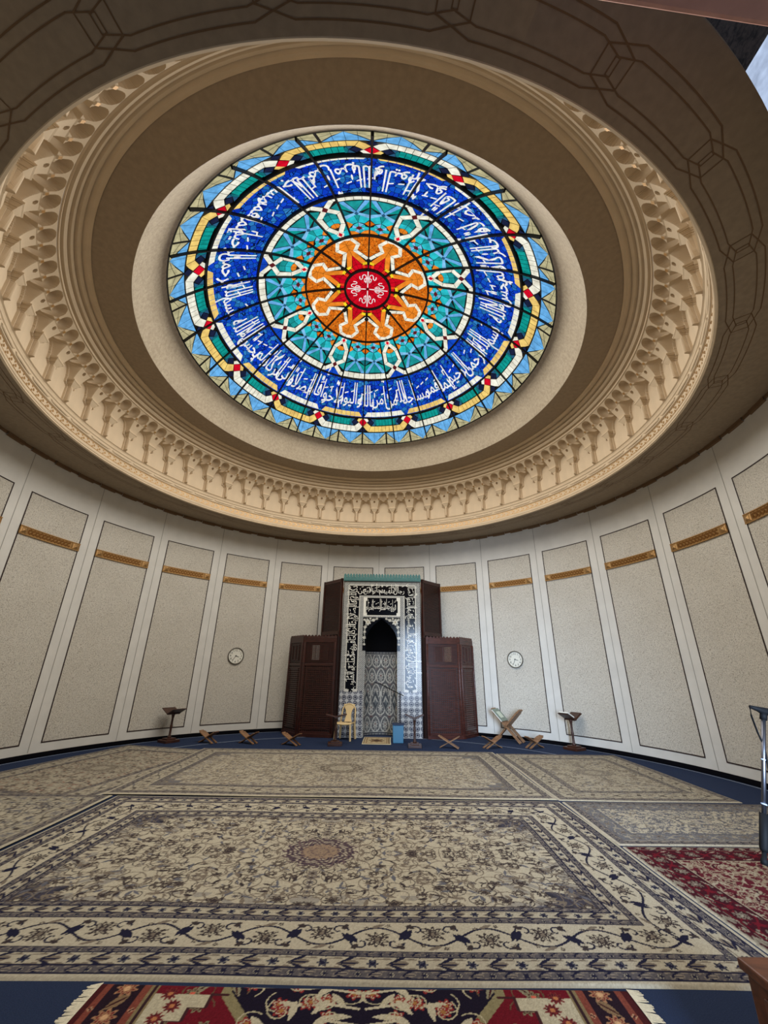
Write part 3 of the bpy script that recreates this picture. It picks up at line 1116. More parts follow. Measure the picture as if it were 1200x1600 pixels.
# outer interlace border
G = Glass()
for k in range(16):
    a = PH0 + 22.5 * k
    ka, kb = ('yellow', 'white') if k % 2 == 0 else ('white', 'yellow')     # inner / outer band of this cell
    kp_i, kp_o = kb, ka                                                # of the cell before
    P = lambda r, d: pp(r, a + d)
    for i in range(8):                   # inner band
        d0, d1 = 2.2 + 18.1 * i / 8, 2.2 + 18.1 * (i + 1) / 8
        e0, e1 = (0.6 if i == 0 else d0), (21.9 if i == 7 else d1)
        G.piece([P(3.235, d0), P(3.235, d1), P(3.345, e1), P(3.345, e0)], ka, 0.010, 0.004)
    for i in range(8):                   # outer band
        d0, d1 = 4.0 + 14.5 * i / 8, 4.0 + 14.5 * (i + 1) / 8
        e0, e1 = (2.9 if i == 0 else d0), (19.6 if i == 7 else d1)
        G.piece([P(3.545, d0), P(3.545, d1), P(3.668, e1), P(3.668, e0)], kb, 0.010, 0.004)
    # arms of the crossing
    G.piece([P(3.38, 0.15), P(3.468, 2.0), P(3.43, 3.0), P(3.38, 2.2)], ka, 0.012, 0.003)
    G.piece([P(3.38, -0.15), P(3.468, -2.0), P(3.43, -3.0), P(3.38, -2.2)], kp_i, 0.012, 0.003)
    G.piece([P(3.468, 2.0), P(3.555, 0.2), P(3.62, 1.5), P(3.668, 2.9), P(3.545, 4.0)], kb, 0.012, 0.003)
    G.piece([P(3.468, -2.0), P(3.555, -0.2), P(3.62, -1.5), P(3.668, -2.9), P(3.545, -4.0)], kp_o, 0.012, 0.003)
    G.piece([P(3.38, 0), P(3.468, 2.0), P(3.555, 0), P(3.468, -2.0)], 'red', 0.016, 0.004)
    G.piece([P(3.57, 0), P(3.625, 1.5), P(3.69, 0), P(3.625, -1.5)], 'navy', 0.012, 0.004)
    for s in (1, -1):
        G.piece([P(3.47, s * 2.3), P(3.40, s * 3.8), P(3.47, s * 5.6), P(3.535, s * 4.0)], 'navy', 0.012, 0.004)
        G.piece([P(3.39, s * 4.0), P(3.39, s * 6.0), P(3.47, s * 5.6)], 'slate', 0.012, 0.003)
        G.piece([P(3.54, s * 4.4), P(3.54, s * 6.2), P(3.47, s * 5.6)], 'slate', 0.012, 0.003)
        G.piece([P(3.39, s * 6.0), P(3.47, s * 5.6), P(3.54, s * 6.2), P(3.50, s * 6.6), P(3.39, s * 6.8)], 'dteal', 0.012, 0.003)
    for i in range(6):
        d0, d1 = 6.6 + 9.3 * i / 6, 6.6 + 9.3 * (i + 1) / 6
        G.piece([P(3.40, d0), P(3.40, d1), P(3.535, d1), P(3.535, d0)], 'teal', 0.010, 0.004)
    # saw-tooth rim
    m = 11.25
    for b0 in (0.3, m + 0.3):
        x0, x1 = b0, b0 + m - 0.6
        for i in range(4):               # blue triangle, apex outwards, cut by the cames
            t0, t1 = i / 4, (i + 1) / 4
            y = lambda t: 3.685 + 0.212 * (1 - abs(2 * t - 1))
            d0, d1 = x0 + (x1 - x0) * t0, x0 + (x1 - x0) * t1
            G.piece([P(3.682, d0), P(3.682, d1), P(y(t1) + 0.004, d1), P(y(t0) + 0.004, d0)], 'sky', 0.010, 0.003)
        for i in range(4):
            t0, t1 = i / 4, (i + 1) / 4
            y = lambda t: 3.700 + 0.212 * (1 - abs(2 * t - 1))
            d0, d1 = x0 + (x1 - x0) * t0, x0 + (x1 - x0) * t1
            lo0, lo1 = min(y(t0), 3.89), min(y(t1), 3.89)
            for q0, q1 in ((0.0, 0.5), (0.5, 1.0)):
                p0 = [lo0 + (3.905 - lo0) * q for q in (q0, q1)]
                p1 = [lo1 + (3.905 - lo1) * q for q in (q0, q1)]
                G.piece([P(p0[0], d0), P(p1[0], d1), P(p1[1], d1), P(p0[1], d0)], 'beige', 0.008, 0.003)
G.build('border_panes', win)

# blue mosaic of the inscription ring
gm = bpy.data.materials.new('blue_mosaic')
gm.use_nodes = True
nt = gm.node_tree
nt.nodes.clear()
out = nt.nodes.new('ShaderNodeOutputMaterial')
em = nt.nodes.new('ShaderNodeEmission')
tc = nt.nodes.new('ShaderNodeTexCoord')
vo = nt.nodes.new('ShaderNodeTexVoronoi')
vo.inputs['Scale'].default_value = 10.5
ve = nt.nodes.new('ShaderNodeTexVoronoi')
ve.feature = 'DISTANCE_TO_EDGE'
ve.inputs['Scale'].default_value = 10.5
rp = nt.nodes.new('ShaderNodeValToRGB')
els = rp.color_ramp.elements
els[0].position, els[0].color = 0.0, (*L3(12, 40, 150), 1)
els[1].position, els[1].color = 1.0, (*L3(52, 132, 200), 1)
for p_, c_ in ((0.3, (16, 62, 196)), (0.5, (20, 88, 190)), (0.65, (14, 58, 214)), (0.82, (34, 106, 170))):
    e_ = els.new(p_)
    e_.color = (*L3(*c_), 1)
sep = nt.nodes.new('ShaderNodeSeparateColor')
lt = nt.nodes.new('ShaderNodeMath')
lt.operation = 'GREATER_THAN'
lt.inputs[1].default_value = 0.045
mx = nt.nodes.new('ShaderNodeMix')
mx.data_type = 'RGBA'
mx.inputs[6].default_value = (*L3(8, 18, 60), 1)
for v_ in (vo, ve):
    nt.links.new(tc.outputs['Object'], v_.inputs['Vector'])
nt.links.new(vo.outputs['Color'], sep.inputs[0])
nt.links.new(sep.outputs[0], rp.inputs['Fac'])
nt.links.new(ve.outputs['Distance'], lt.inputs[0])
nt.links.new(lt.outputs[0], mx.inputs[0])
nt.links.new(rp.outputs['Color'], mx.inputs[7])
nt.links.new(mx.outputs[2], em.inputs['Color'])
nt.links.new(em.outputs[0], out.inputs['Surface'])
em.inputs['Strength'].default_value = GLASS_GAIN
gm.cycles.emission_sampling = 'NONE'
vs, fs = [], []
rs_ = np.linspace(2.44, 3.37, 16)
for r in rs_:
    for k in range(180):
        vs.append(dome(*pp(r, 2 * k), 0.004))
for i in range(len(rs_) - 1):
    for k in range(180):
        fs.append((i * 180 + k, i * 180 + (k + 1) % 180, (i + 1) * 180 + (k + 1) % 180, (i + 1) * 180 + k))
mb = MB()
mb.add(vs, fs, 0, True)
mb.build('blue_mosaic', gm, win)

# glazing bars
mb = MB()


def gbar(a, r0, r1, w, d=0.05):
    n = max(2, int((r1 - r0) / 0.12))
    ca, sa = math.cos(rad(a)), math.sin(rad(a))
    V = []
    for i in range(n + 1):
        r = r0 + (r1 - r0) * i / n
        for o_ in (0.002, d):
            for s in (-1, 1):
                V.append(dome(r * ca - s * sa * w / 2, r * sa + s * ca * w / 2, o_))
    F = []
    for i in range(n):
        b = i * 4
        F += [(b, b + 4, b + 6, b + 2), (b + 1, b + 3, b + 7, b + 5), (b + 2, b + 6, b + 7, b + 3)]
    F += [(0, 1, 3, 2), (n * 4, n * 4 + 1, n * 4 + 3, n * 4 + 2)]
    mb.add(V, F)


def gring(r, w, d=0.05, n=144):
    V, F = [], []
    for k in range(n):
        a = 360 * k / n
        for rr_, o_ in ((r - w / 2, 0.002), (r - w / 2, d), (r + w / 2, d), (r + w / 2, 0.002)):
            V.append(dome(*pp(rr_, a), o_))
    for k in range(n):
        b, c = k * 4, ((k + 1) % n) * 4
        for i in range(3):
            F.append((b + i, c + i, c + i + 1, b + i + 1))
    mb.add(V, F)


for k in range(24):
    gbar(PH0 + 15 * k, 0.53 if k % 3 == 0 else 1.43, 3.91, 0.030)
gring(0.535, 0.05)
gring(1.435, 0.036)
gring(2.447, 0.036)
gring(3.365, 0.026)
for k in range(8):
    x, y = pp(0.80, PH0 + 45 * k)
    vs = [dome(x + 0.055 * math.cos(PI / 4 * i), y + 0.055 * math.sin(PI / 4 * i), 0.052) for i in range(8)]
    mb.add(vs, [tuple(range(8))])
mb.build('glazing_bars', LEAD, win)

# inscription in white glass
WHITE = glass_mat('white_letter_glass', (252, 250, 244))
VERSE = '\u0628\u0633\u0645 \u0627\u0644\u0644\u0647 \u0627\u0644\u0631\u062d\u0645\u0646 \u0627\u0644\u0631\u062d\u064a\u0645 \u0625\u0646\u0645\u0627 \u064a\u0639\u0645\u0631 \u0645\u0633\u0627\u062c\u062f \u0627\u0644\u0644\u0647 \u0645\u0646 \u0622\u0645\u0646 \u0628\u0627\u0644\u0644\u0647 \u0648\u0627\u0644\u064a\u0648\u0645 \u0627\u0644\u0622\u062e\u0631 \u0648\u0623\u0642\u0627\u0645 \u0627\u0644\u0635\u0644\u0627\u0629 \u0648\u0622\u062a\u0649 \u0627\u0644\u0632\u0643\u0627\u0629 \u0648\u0644\u0645 \u064a\u062e\u0634 \u0625\u0644\u0627 \u0627\u0644\u0644\u0647'.split()
mb = MB()
RB, HT = 3.09, 0.60                      # baseline radius, letter scale
SPAN = 176
q, fs = write_line(VERSE, rad(SPAN) * 2.9 / HT, 0.82, 0.012)
for half in (0, 1):
    a_start = 2.5 + 180 * half           # runs clockwise as seen from below: azimuth grows
    V = []
    for x, y in q:
        a = a_start + (-x) * HT / 2.9 * 180 / PI
        V.append(dome(*pp(RB - y * HT, a), 0.014))
    mb.add(V, fs)
# the four words of the roundel, each with an upright stem and looped arms


def pen(al, pts, w):
    P = [Vector(q) for q in pts]
    for a, b in zip(P[:-1], P[1:]):
        d = (b - a).normalized()
        n_ = Vector((-d.y, d.x)) * w / 2
        a, b = a - d * w * 0.3, b + d * w * 0.3
        mb.add([dome(*local(al, *q), 0.013) for q in (a - n_, b - n_, b + n_, a + n_)], [(0, 1, 2, 3)])


for k in range(4):
    al = PH0 + 90 * k
    pen(al, [(0, 0.05), (0, 0.47)], 0.024)
    for s in (-1, 1):
        pen(al, [(s * x, y) for x, y in ((0.045, 0.17), (0.030, 0.30), (0.055, 0.375), (0.095, 0.385), (0.125, 0.35), (0.125, 0.285), (0.155, 0.25), (0.185, 0.27), (0.19, 0.33))], 0.020)
        pen(al, [(s * x, y) for x, y in ((0.03, 0.20), (0.075, 0.20), (0.085, 0.26), (0.05, 0.29))], 0.016)
mb.build('white_inscription', WHITE, win)


# ================================================================== RUGS
def hexs(*c):
    return np.array(L3(*c))


CRM, DRK, TAU, NVY, BLG, RED, MRN, RUS = (hexs(170, 161, 140), hexs(56, 48, 48), hexs(112, 101, 88), hexs(28, 28, 48), hexs(92, 92, 98),
                                          hexs(98, 18, 30), hexs(56, 14, 24), hexs(120, 78, 64))


def border_vine(c, x0, y0, x1, y1, wd, per, cm, cd, cf, cf2, wl):
    """scrolling vine with palmettes along the straight run from (x0, y0) to (x1, y1), band width wd"""
    L = math.hypot(x1 - x0, y1 - y0)
    ux, uy = (x1 - x0) / L, (y1 - y0) / L
    n = max(1, round(L / per * 0.5)) * 2
    p = L / n
    Q = lambda t, s: (x0 + ux * t - uy * s, y0 + uy * t + ux * s)
    th = math.atan2(uy, ux)
    A = wd * 0.30
    pts = [Q(L * i / (n * 24), A * math.sin(2 * PI * i / 48)) for i in range(n * 24 + 1)]
    c.stroke(pts, wl, cd)
    for i in range(n):
        s = 1 if i % 2 == 0 else -1
        t = (i + 0.5) * p
        x, y = Q(t, -s * A * 0.35)
        c.rosette(x, y, wd * 0.27, 9, cf, cm, cf2, i)
        for q in range(5):
            fx, fy = Q(t + p * (q - 2) * 0.2, wd * (0.38 if (q + i) % 2 else -0.38) * (1 - 0.25 * (q % 3)))
            c.rosette(fx, fy, wd * 0.065, 5, cf, cf2, cm, q)
        x, y = Q(t, s * wd * 0.36)
        c.leaf(x, y, wd * 0.34, wd * 0.05, th + 0.3, cf2)
        for q in (-1, 1):
            x, y = Q(t + q * p * 0.30, -s * wd * 0.22)
            c.curl(x, y, wd * 0.20, th + (0 if q > 0 else PI), -s * q * 4.8, wl * 0.75, cd)
            c.curl(x - ux * q * p * 0.1, y - uy * q * p * 0.1, wd * 0.30, th + s * PI / 2, s * q * 2.6, wl * 0.6, cf)
            x, y = Q(t + q * p * 0.46, s * q * wd * 0.05)
            c.leaf(x, y, wd * 0.42, wd * 0.07, th + s * q * 1.0, cd)
            x, y = Q(t + q * p * 0.40, -s * wd * 0.34)
            c.leaf(x, y, wd * 0.22, wd * 0.06, th - s * q * 0.6, cf)


def guard(c, x0, y0, x1, y1, wd, per, c1, c2, c3):
    L = math.hypot(x1 - x0, y1 - y0)
    ux, uy = (x1 - x0) / L, (y1 - y0) / L
    n = max(1, round(L / per))
    p = L / n
    th = math.atan2(uy, ux)
    for i in range(n):
        t = (i + 0.5) * p
        x, y = x0 + ux * t, y0 + uy * t
        for q in (-1, 1):
            c.leaf(x - uy * wd * 0.36 * q + ux * p * .5, y + ux * wd * 0.36 * q + uy * p * .5, p * .7, wd * 0.06, th, c3, None)
        if i % 2 == 0:
            c.rosette(x, y, wd * 0.36, 6, c1, c2, c1, 0)
        else:
            c.leaf(x, y, p * 1.0, wd * 0.26, th, c3, c1)
            for q in (-1, 1):
                c.leaf(x - uy * wd * 0.3 * q, y + ux * wd * 0.3 * q, p * 0.9, wd * 0.10, th + 0.5 * q, c1)


def four(c, d, fn):
    W, H = c.W, c.H
    fn(d, d, W - d, d)
    fn(W - d, d, W - d, H - d)
    fn(W - d, H - d, d, H - d)
    fn(d, H - d, d, d)


def persian(W, H, px, seed, bands, field, motif, dens, edge, med=None, corner=None, fade=0.0, medc=None):
    """bands: list of (width, ground, kind)"""
    rng = np.random.default_rng(seed)
    r = random.Random(seed)
    c = Canvas(W, H, px, field)
    tot = edge + sum(b[0] for b in bands)
    # one quarter of the field, mirrored
    hx, hy = W / 2, H / 2
    if corner is not None:
        cw, ccol, ccol2 = corner
        X, Y = np.meshgrid(c.xs, c.ys)
        dx, dy = X - tot, Y - tot
        t = np.arctan2(dy.clip(1e-3), dx.clip(1e-3))
        rr = np.hypot(dx, dy * 1.25)
        inside = (dx > 0) & (dy > 0)
        lobes = 0.80 + 0.14 * np.cos(10 * t)
        blob = np.sin(dx * 17 + 2 * np.sin(dy * 9)) * np.sin(dy * 19 + 2 * np.sin(dx * 7))
        c.a[inside & (rr < cw * lobes) & (blob > 0.1)] = ccol2 * 0.5 + field * 0.5
        c.a[inside & (np.minimum(dx, dy) < 0.16) & (blob > 0.25)] = ccol2 * 0.45 + field * 0.55
        c.a[inside & (rr < cw * 0.50 * lobes)] = ccol
        c.a[inside & (rr < cw * 0.50 * lobes) & (blob < -0.35)] = ccol * 0.6
    pts = []
    tries = 0
    while len(pts) < dens and tries < dens * 30:
        tries += 1
        x, y = r.uniform(tot, hx), r.uniform(tot, hy)
        if all((x - a) ** 2 + (y - b) ** 2 > 0.15 ** 2 for a, b, _ in pts):
            pts.append((x, y, r.random()))
    for x, y, q in pts:                   # vines
        c.curl(x + r.uniform(-.15, .15), y + r.uniform(-.15, .15), 0.13, r.uniform(0, 6), r.choice((-1, 1)) * 3.4, 0.008, motif[1])
        a0 = r.uniform(0, 2 * PI)
        c.curl(x, y, 0.16, a0, r.choice((-1, 1)) * r.uniform(3.2, 5.2), 0.011, motif[1])
        c.curl(x + r.uniform(-.08, .08), y + r.uniform(-.08, .08), 0.11, a0 + 2, r.choice((-1, 1)) * 4, 0.009, motif[0])
    for x, y, q in pts:
        for k in range(4):
            c.leaf(x + r.uniform(-.13, .13), y + r.uniform(-.13, .13), r.uniform(.07, .13), r.uniform(.009, .018), r.uniform(0, PI), motif[r.choice((0, 1, 1, 2))])
    for x, y, q in pts:
        R = 0.036 + 0.042 * q * q
        c.rosette(x, y, R, r.choice((5, 6, 7, 8)), motif[0 if q > .45 else 1], motif[1] if q > .45 else motif[2], field if r.random() < .6 else motif[0], q * 6, r.uniform(.7, 1))
    c.mirror4()
    if med:
        X, Y = np.meshgrid(c.xs, c.ys)
        dx, dy = (X - hx) / med, (Y - hy) / (med * 0.92)
        rr, t = np.hypot(dx, dy), np.arctan2(dy, dx)
        soft = rng.random(X.shape)
        e = 1 + 0.10 * np.cos(16 * t)
        c.a[(rr < e * 1.55) & (soft < 0.16)] = motif[1]
        tex = np.sin(rr * 34 + 3 * np.cos(8 * t)) * np.cos(16 * t + rr * 14) + 0.5 * (soft - 0.5)
        zone = rr < e
        c.a[zone] = medc[0]
        c.a[zone & (tex > 0.45)] = medc[1]
        c.a[zone & (tex < -0.42)] = field * 0.85
        z2 = rr < 0.52 * e
        c.a[z2] = medc[2]
        c.a[z2 & (tex > 0.35)] = medc[0]
        for s in (-1, 1):
            for k in range(6):
                c.rosette(hx, hy + s * med * (1.25 + 0.22 * k), 0.06 - 0.006 * k, 8, motif[1], motif[2], motif[0], 0)
    # borders
    d = 0.0
    c.frame(0, edge, CRM * 0.98)
    d = edge
    for wd, ground, kind in bands:
        c.frame(d, d + wd, ground[0])
        m = d + wd / 2
        if kind == 'vine':
            four(c, m, lambda a, b, e, f: border_vine(c, a, b, e, f, wd, wd * 1.25, ground[0], ground[1], ground[2], ground[3], 0.045 * wd + 0.004))
        elif kind == 'guard':
            four(c, m, lambda a, b, e, f: guard(c, a, b, e, f, wd, wd * 1.35, ground[1], ground[2], ground[3]))
        c.frame(d, d + 0.010, ground[1])
        d += wd
    c.frame(d, d + 0.012, motif[0])
    if fade:
        c.a = c.a * (1 - fade) + (field * 0.55 + motif[1] * 0.45) * fade
    c.noise(0.09, rng)
    return c


def rug(name, label, c, x0, y0, z, rz=0.0, group=None, seed=0, wave=0.004, fringe=None):
    rng = np.random.default_rng(seed)
    X, Y = np.meshgrid(c.xs, c.ys)
    e = np.minimum(np.minimum(X, c.W - X), np.minimum(Y, c.H - Y))
    Z = np.clip(e / 0.02, 0, 1) * 0.010 + wave * (np.sin(X * 2.3 + seed) * np.sin(Y * 3.1 + seed * 2)) * np.clip(e / 0.1, 0, 1)
    Z = np.maximum(Z, 0.0)
    ex = 0.008 * np.sin(Y * 2.7 + seed)
    ey = 0.008 * np.sin(X * 2.1 + seed * 3)
    P = np.stack([X + ex, Y + ey, Z], -1)
    o = grid_mesh('pile', P, c.a, M['rug'])
    root = thing(name, label, 'rug', (x0, y0, z), rz, group)
    o.parent = root
    if fringe:
        mb = MB()
        n = int(c.H / 0.006)
        for side in fringe:
            for i in range(n):
                y = c.H * (i + rng.random()) / n
                l = 0.055 + 0.02 * rng.random()
                s = -1 if side == 'L' else 1
                xx = 0 if side == 'L' else c.W
                dy = 0.02 * (rng.random() - .5)
                mb.add([(xx - s * 0.01, y, 0.007), (xx + s * l, y + dy, 0.001), (xx + s * l, y + dy + 0.009, 0.001), (xx - s * 0.01, y + 0.010, 0.007)], [(0, 1, 2, 3)])
        mb.build('fringe', M['fringe'], root)
    return root


g1 = (hexs(84, 79, 80), NVY, CRM * 0.75, hexs(126, 116, 104))
g2 = (CRM * 0.92, NVY, BLG, TAU)
g3 = (CRM * 1.0, NVY, DRK, TAU)
big_bands = [(0.075, g1, 'guard'), (0.115, g2, 'guard'), (0.055, g1, 'guard'), (0.32, g3, 'vine'), (0.06, g1, 'guard'), (0.095, g2, 'guard'), (0.055, g1, 'guard')]
c = persian(6.22, 3.58, 0.0075, 11, big_bands, CRM, [DRK, TAU, BLG], 170, 0.045, med=0.36, corner=(0.95, hexs(62, 60, 70), BLG), medc=[hexs(92, 76, 76), hexs(52, 44, 56), hexs(136, 116, 96)])
rug('persian_rug', 'large cream Persian rug with a dark central medallion in the foreground', c, -3.69, 3.16, 0.0, seed=1)

mid_bands = [(0.10, g1, 'guard'), (0.28, (CRM * 0.85, DRK, TAU, BLG), 'vine'), (0.10, g1, 'guard')]
c = persian(6.44, 3.52, 0.014, 23, mid_bands, CRM * 0.93, [TAU * 0.8, TAU, BLG], 170, 0.045, med=0.42, corner=(0.9, BLG * 0.9, BLG), medc=[TAU * 0.8, DRK, CRM * 0.8], fade=0.18)
rug('persian_rug', 'faded beige rug lying between the large medallion rug and the prayer niche', c, -3.93, 6.76, 0.016, seed=2)
c = persian(2.62, 3.42, 0.014, 31, mid_bands, CRM * 0.9, [TAU * 0.75, TAU, BLG], 90, 0.04, med=0.3, medc=[TAU, BLG, CRM * 0.8], fade=0.22)
rug('persian_rug', 'faded pale rug at the far right in front of the pedestal with an open book', c, 2.545, 6.80, 0.0, seed=3)
c = persian(2.85, 1.50, 0.012, 37, [(0.09, g1, 'guard'), (0.20, (BLG, CRM * 0.7, TAU, DRK), 'vine')], CRM * 0.98, [BLG * 0.8, BLG, TAU], 80, 0.03, fade=0.12)
rug('persian_rug', 'small greyish cream rug on the right just beyond the red one', c, 2.545, 5.24, 0.0, seed=4)
c = persian(2.7, 4.1, 0.016, 41, mid_bands, CRM * 0.86, [DRK * 1.2, TAU, RUS], 110, 0.04, med=0.3, medc=[TAU, DRK, CRM * 0.8], fade=0.15)
rz = rad(-13)
ox, oy = -5.83, 10.66
rug('persian_rug', 'worn brownish rug slanting along the wall at the far left', c, ox + 4.1 * math.sin(rz), oy - 4.1 * math.cos(rz), 0.0, rz, seed=5)
c = persian(2.5, 1.9, 0.014, 43, [(0.10, g1, 'guard'), (0.24, (CRM * 0.8, DRK, BLG, TAU), 'vine')], CRM * 0.95, [BLG * 0.8, DRK, TAU], 70, 0.04, fade=0.12)
rug('persian_rug', 'cream and grey rug at the left edge beside the large medallion rug', c, -6.22, 4.80, 0.016, seed=6)

# red rugs
rng0 = random.Random(5)
W, H, px = 3.02, 1.75, 0.006
c = Canvas(W, H, px, RED)
r = rng0
hexm = [(W / 2 - 0.74, H), (W / 2 - 0.66, H - 0.30), (W / 2 - 0.30, H - 0.62), (W / 2 + 0.30, H - 0.62), (W / 2 + 0.66, H - 0.30), (W / 2 + 0.74, H)]
X, Y = np.meshgrid(c.xs, c.ys)
mm = (np.abs(X - W / 2) < 0.74 - 0.25 * np.clip((H - 0.05 - Y) / 0.3, 0, 1)) & (Y > H - 0.62)
mo = (np.abs(X - W / 2) < 0.79 - 0.25 * np.clip((H - 0.08 - Y) / 0.3, 0, 1)) & (Y > H - 0.67)
c.a[mo] = hexs(126, 116, 84)
c.a[mm] = hexs(24, 18, 34)
for i in range(70):
    x, y = r.uniform(0.35, W / 2), r.uniform(0.1, H)
    ins = abs(x - W / 2) < 0.66 and y > H - 0.5
    k = r.random()
    if ins:
        c.rosette(x, y, 0.05, 6, hexs(128, 40, 40), hexs(170,160,134), hexs(150, 104, 60), k)
        c.leaf(x + .06, y, 0.14, 0.02, r.uniform(0, PI), hexs(176, 166, 140))
    elif k < 0.5:
        c.rosette(x, y, 0.05, 7, hexs(120, 110, 84), MRN, hexs(190, 90, 70), k)
    else:
        c.leaf(x, y, 0.16, 0.022, r.uniform(0, PI), hexs(130, 122, 98), MRN)
    c.curl(x, y, 0.09, k * 6, 4, 0.008, hexs(92, 70, 52) if not ins else hexs(170, 160, 130))
for i in range(5):                        # white branches of the medallion
    for s in (-1, 1):
        x = W / 2 - 0.02
        c.stroke([(x, H - 0.05 - i * 0.11), (x - 0.16, H - 0.02 - i * 0.11), (x - 0.24, H - 0.08 - i * 0.11)], 0.016, hexs(178, 168, 142))
        c.leaf(x - 0.2, H - 0.03 - i * 0.11, 0.12, 0.022, 0.7, hexs(178, 168, 142))
# stepped cream corner pieces
for k in range(4):
    c.rect(0.36, H - 0.02 - 0.42 + 0.09 * k, 0.40 + 0.09 * k, H - 0.02 - 0.42 + 0.09 * (k + 1), hexs(172, 162, 136))
    c.stroke([(0.40 + 0.09 * k, H - 0.44 + 0.09 * k), (0.40 + 0.09 * k, H - 0.35 + 0.09 * k), (0.49 + 0.09 * k, H - 0.35 + 0.09 * k)], 0.018, hexs(60, 30, 34))
for k in range(5):
    c.rosette(0.44 + 0.05 * (k % 2), H - 0.08 - 0.085 * k, 0.05, 10, hexs(110, 40, 40), hexs(60, 24, 30), hexs(170, 110, 70), k)
c.rect(0.31, 0, 0.36, H, hexs(120, 104, 74))
c.rect(0.33, 0, 0.345, H, hexs(50, 30, 34))
c.rect(0.0, 0, 0.05, H, hexs(66, 24, 26))
c.rect(0.05, 0, 0.09, H, hexs(116, 60, 48))
c.rect(0.09, 0, 0.27, H, hexs(34, 20, 30))
c.rect(0.27, 0, 0.31, H, hexs(116, 60, 48))
for k in range(9):
    y = 0.1 + 0.2 * k
    c.rosette(0.18, y, 0.065, 8, hexs(150, 110, 80), hexs(104, 34, 36), hexs(190, 150, 110), k)
    c.leaf(0.18, y + 0.1, 0.14, 0.03, 0.8, hexs(120, 96, 70), hexs(60, 30, 30))
    c.rosette(0.07, y + 0.05, 0.018, 4, hexs(170, 130, 100), hexs(60, 30, 30), MRN)
    c.rosette(0.29, y + 0.05, 0.018, 4, hexs(170, 130, 100), hexs(60, 30, 30), MRN)
c.a[:, c.nx - c.nx // 2:] = c.a[:, :c.nx // 2][:, ::-1]
c.noise(0.12, np.random.default_rng(3))
rug('red_rug', 'deep red rug with a dark medallion at the bottom of the picture', c, -1.58, 1.39, 0.0, seed=7, fringe='LR')
redb = [(0.10, (MRN * 1.2, CRM * 0.6, RED, TAU), 'guard'), (0.22, (MRN, RED, TAU, CRM * 0.7), 'vine')]
c = persian(2.45, 1.85, 0.010, 53, redb, hexs(84, 24, 34), [hexs(150, 140, 118), hexs(138, 122, 102), MRN], 110, 0.012, med=0.3, medc=[CRM * 0.8, RED, hexs(150, 110, 70)])
rug('red_rug', 'dark red rug on the right under the microphone stand', c, 2.545, 3.36, 0.0, seed=8)

# ================================================================== THE PRAYER NICHE
MX, MY = -0.025, 12.20
mih = thing('prayer_niche', 'tall tiled prayer niche with black and white script and a turquoise crest', 'mihrab', (MX, MY, 0))
W, H = 2.28, 4.20
c = Canvas(W, H, 0.012, hexs(122, 122, 118))
hw = W / 2
rngm = np.random.default_rng(9)
X, Y = np.meshgrid(c.xs, c.ys)
xl = np.abs(X - hw)
pat = np.sin(X * 2 * PI / 0.052) * np.sin(Y * 2 * PI / 0.052)
c.a[:] = hexs(128, 128, 124)
c.a[pat > 0.15] = hexs(188, 186, 176)
c.a[pat < -0.35] = hexs(74, 76, 82)
# lower lattice of the jambs
low = (Y < 1.15) & (xl > 0.50)
px_, py_ = 0.155, 0.150
u, v = (xl / px_) % 1 - .5, (Y / py_) % 1 - .5
oc = np.maximum(np.maximum(np.abs(u), np.abs(v)), (np.abs(u) + np.abs(v)) * 0.72)
c.a[low] = hexs(180, 180, 178)
c.a[low & (oc < 0.42)] = hexs(62, 66, 80)
c.a[low & (oc < 0.30)] = hexs(150, 150, 152)
c.a[low & (oc < 0.17)] = hexs(50, 54, 68)
BLK, IVO = hexs(9, 9, 14), hexs(222, 218, 204)
for s in (-1, 1):
    c.rect(hw + s * 0.835 - 0.175, 1.12, hw + s * 0.835 + 0.175, 4.08, IVO * 0.8)
    c.rect(hw + s * 0.835 - 0.160, 1.20, hw + s * 0.835 + 0.160, 4.075, BLK)
    c.rosette(hw + s * 0.835, 1.20, 0.10, 6, BLK, BLK, BLK)
c.rect(hw - 0.99, 3.775, hw + 0.99, 4.075, BLK)
for (a, b) in ((0.995, 1.010), (0.660, 0.672)):
    z1 = 4.09 if a > 0.9 else 3.765
    c.a[(xl > a) & (xl < b) & (Y > 1.12) & (Y < z1)] = IVO * 0.85
c.a[(xl < 1.0) & (np.abs(Y - 4.085) < 0.010)] = IVO * 0.85
c.a[(xl < 0.67) & (np.abs(Y - 3.757) < 0.010)] = IVO * 0.85
c.rect(hw - 0.54, 3.18, hw + 0.54, 3.72, IVO)
c.rect(hw - 0.44, 3.20, hw + 0.44, 3.71, BLK)
c.a[(xl < 0.475) & (Y > 3.27) & (Y < 3.62)] = BLK
c.rect(hw - 0.54, 2.2, hw + 0.54, 3.14, BLK)
for s in (-1, 1):
    for (dx, dz, R) in ((0.40, 3.00, 0.095), (0.24, 3.06, 0.05), (0.48, 2.86, 0.05), (0.49, 2.72, 0.045), (0.50, 2.56, 0.05), (0.50, 2.38, 0.04), (0.14, 3.10, 0.035), (0.33, 3.10, 0.035), (0.50, 3.07, 0.04)):
        c.rosette(hw + s * dx, dz, R, 6, IVO * 0.9, IVO * 0.7, hexs(160, 150, 120), dx * 9)
    for (dx, dz, a) in ((0.31, 3.04, 0.3), (0.45, 2.93, 1.3), (0.49, 2.79, 1.6), (0.49, 2.64, 1.5), (0.50, 2.47, 1.6), (0.19, 3.08, 0.2), (0.44, 3.08, 2.4)):
        c.leaf(hw + s * dx, dz, 0.10, 0.018, a if s > 0 else PI - a, hexs(150, 150, 140))


def arch_w(z):
    if z <= 2.45:
        return 0.465
    t = min(1.0, (z - 2.45) / 0.66)
    return 0.465 * max(0.0, 1 - t ** 2.1)


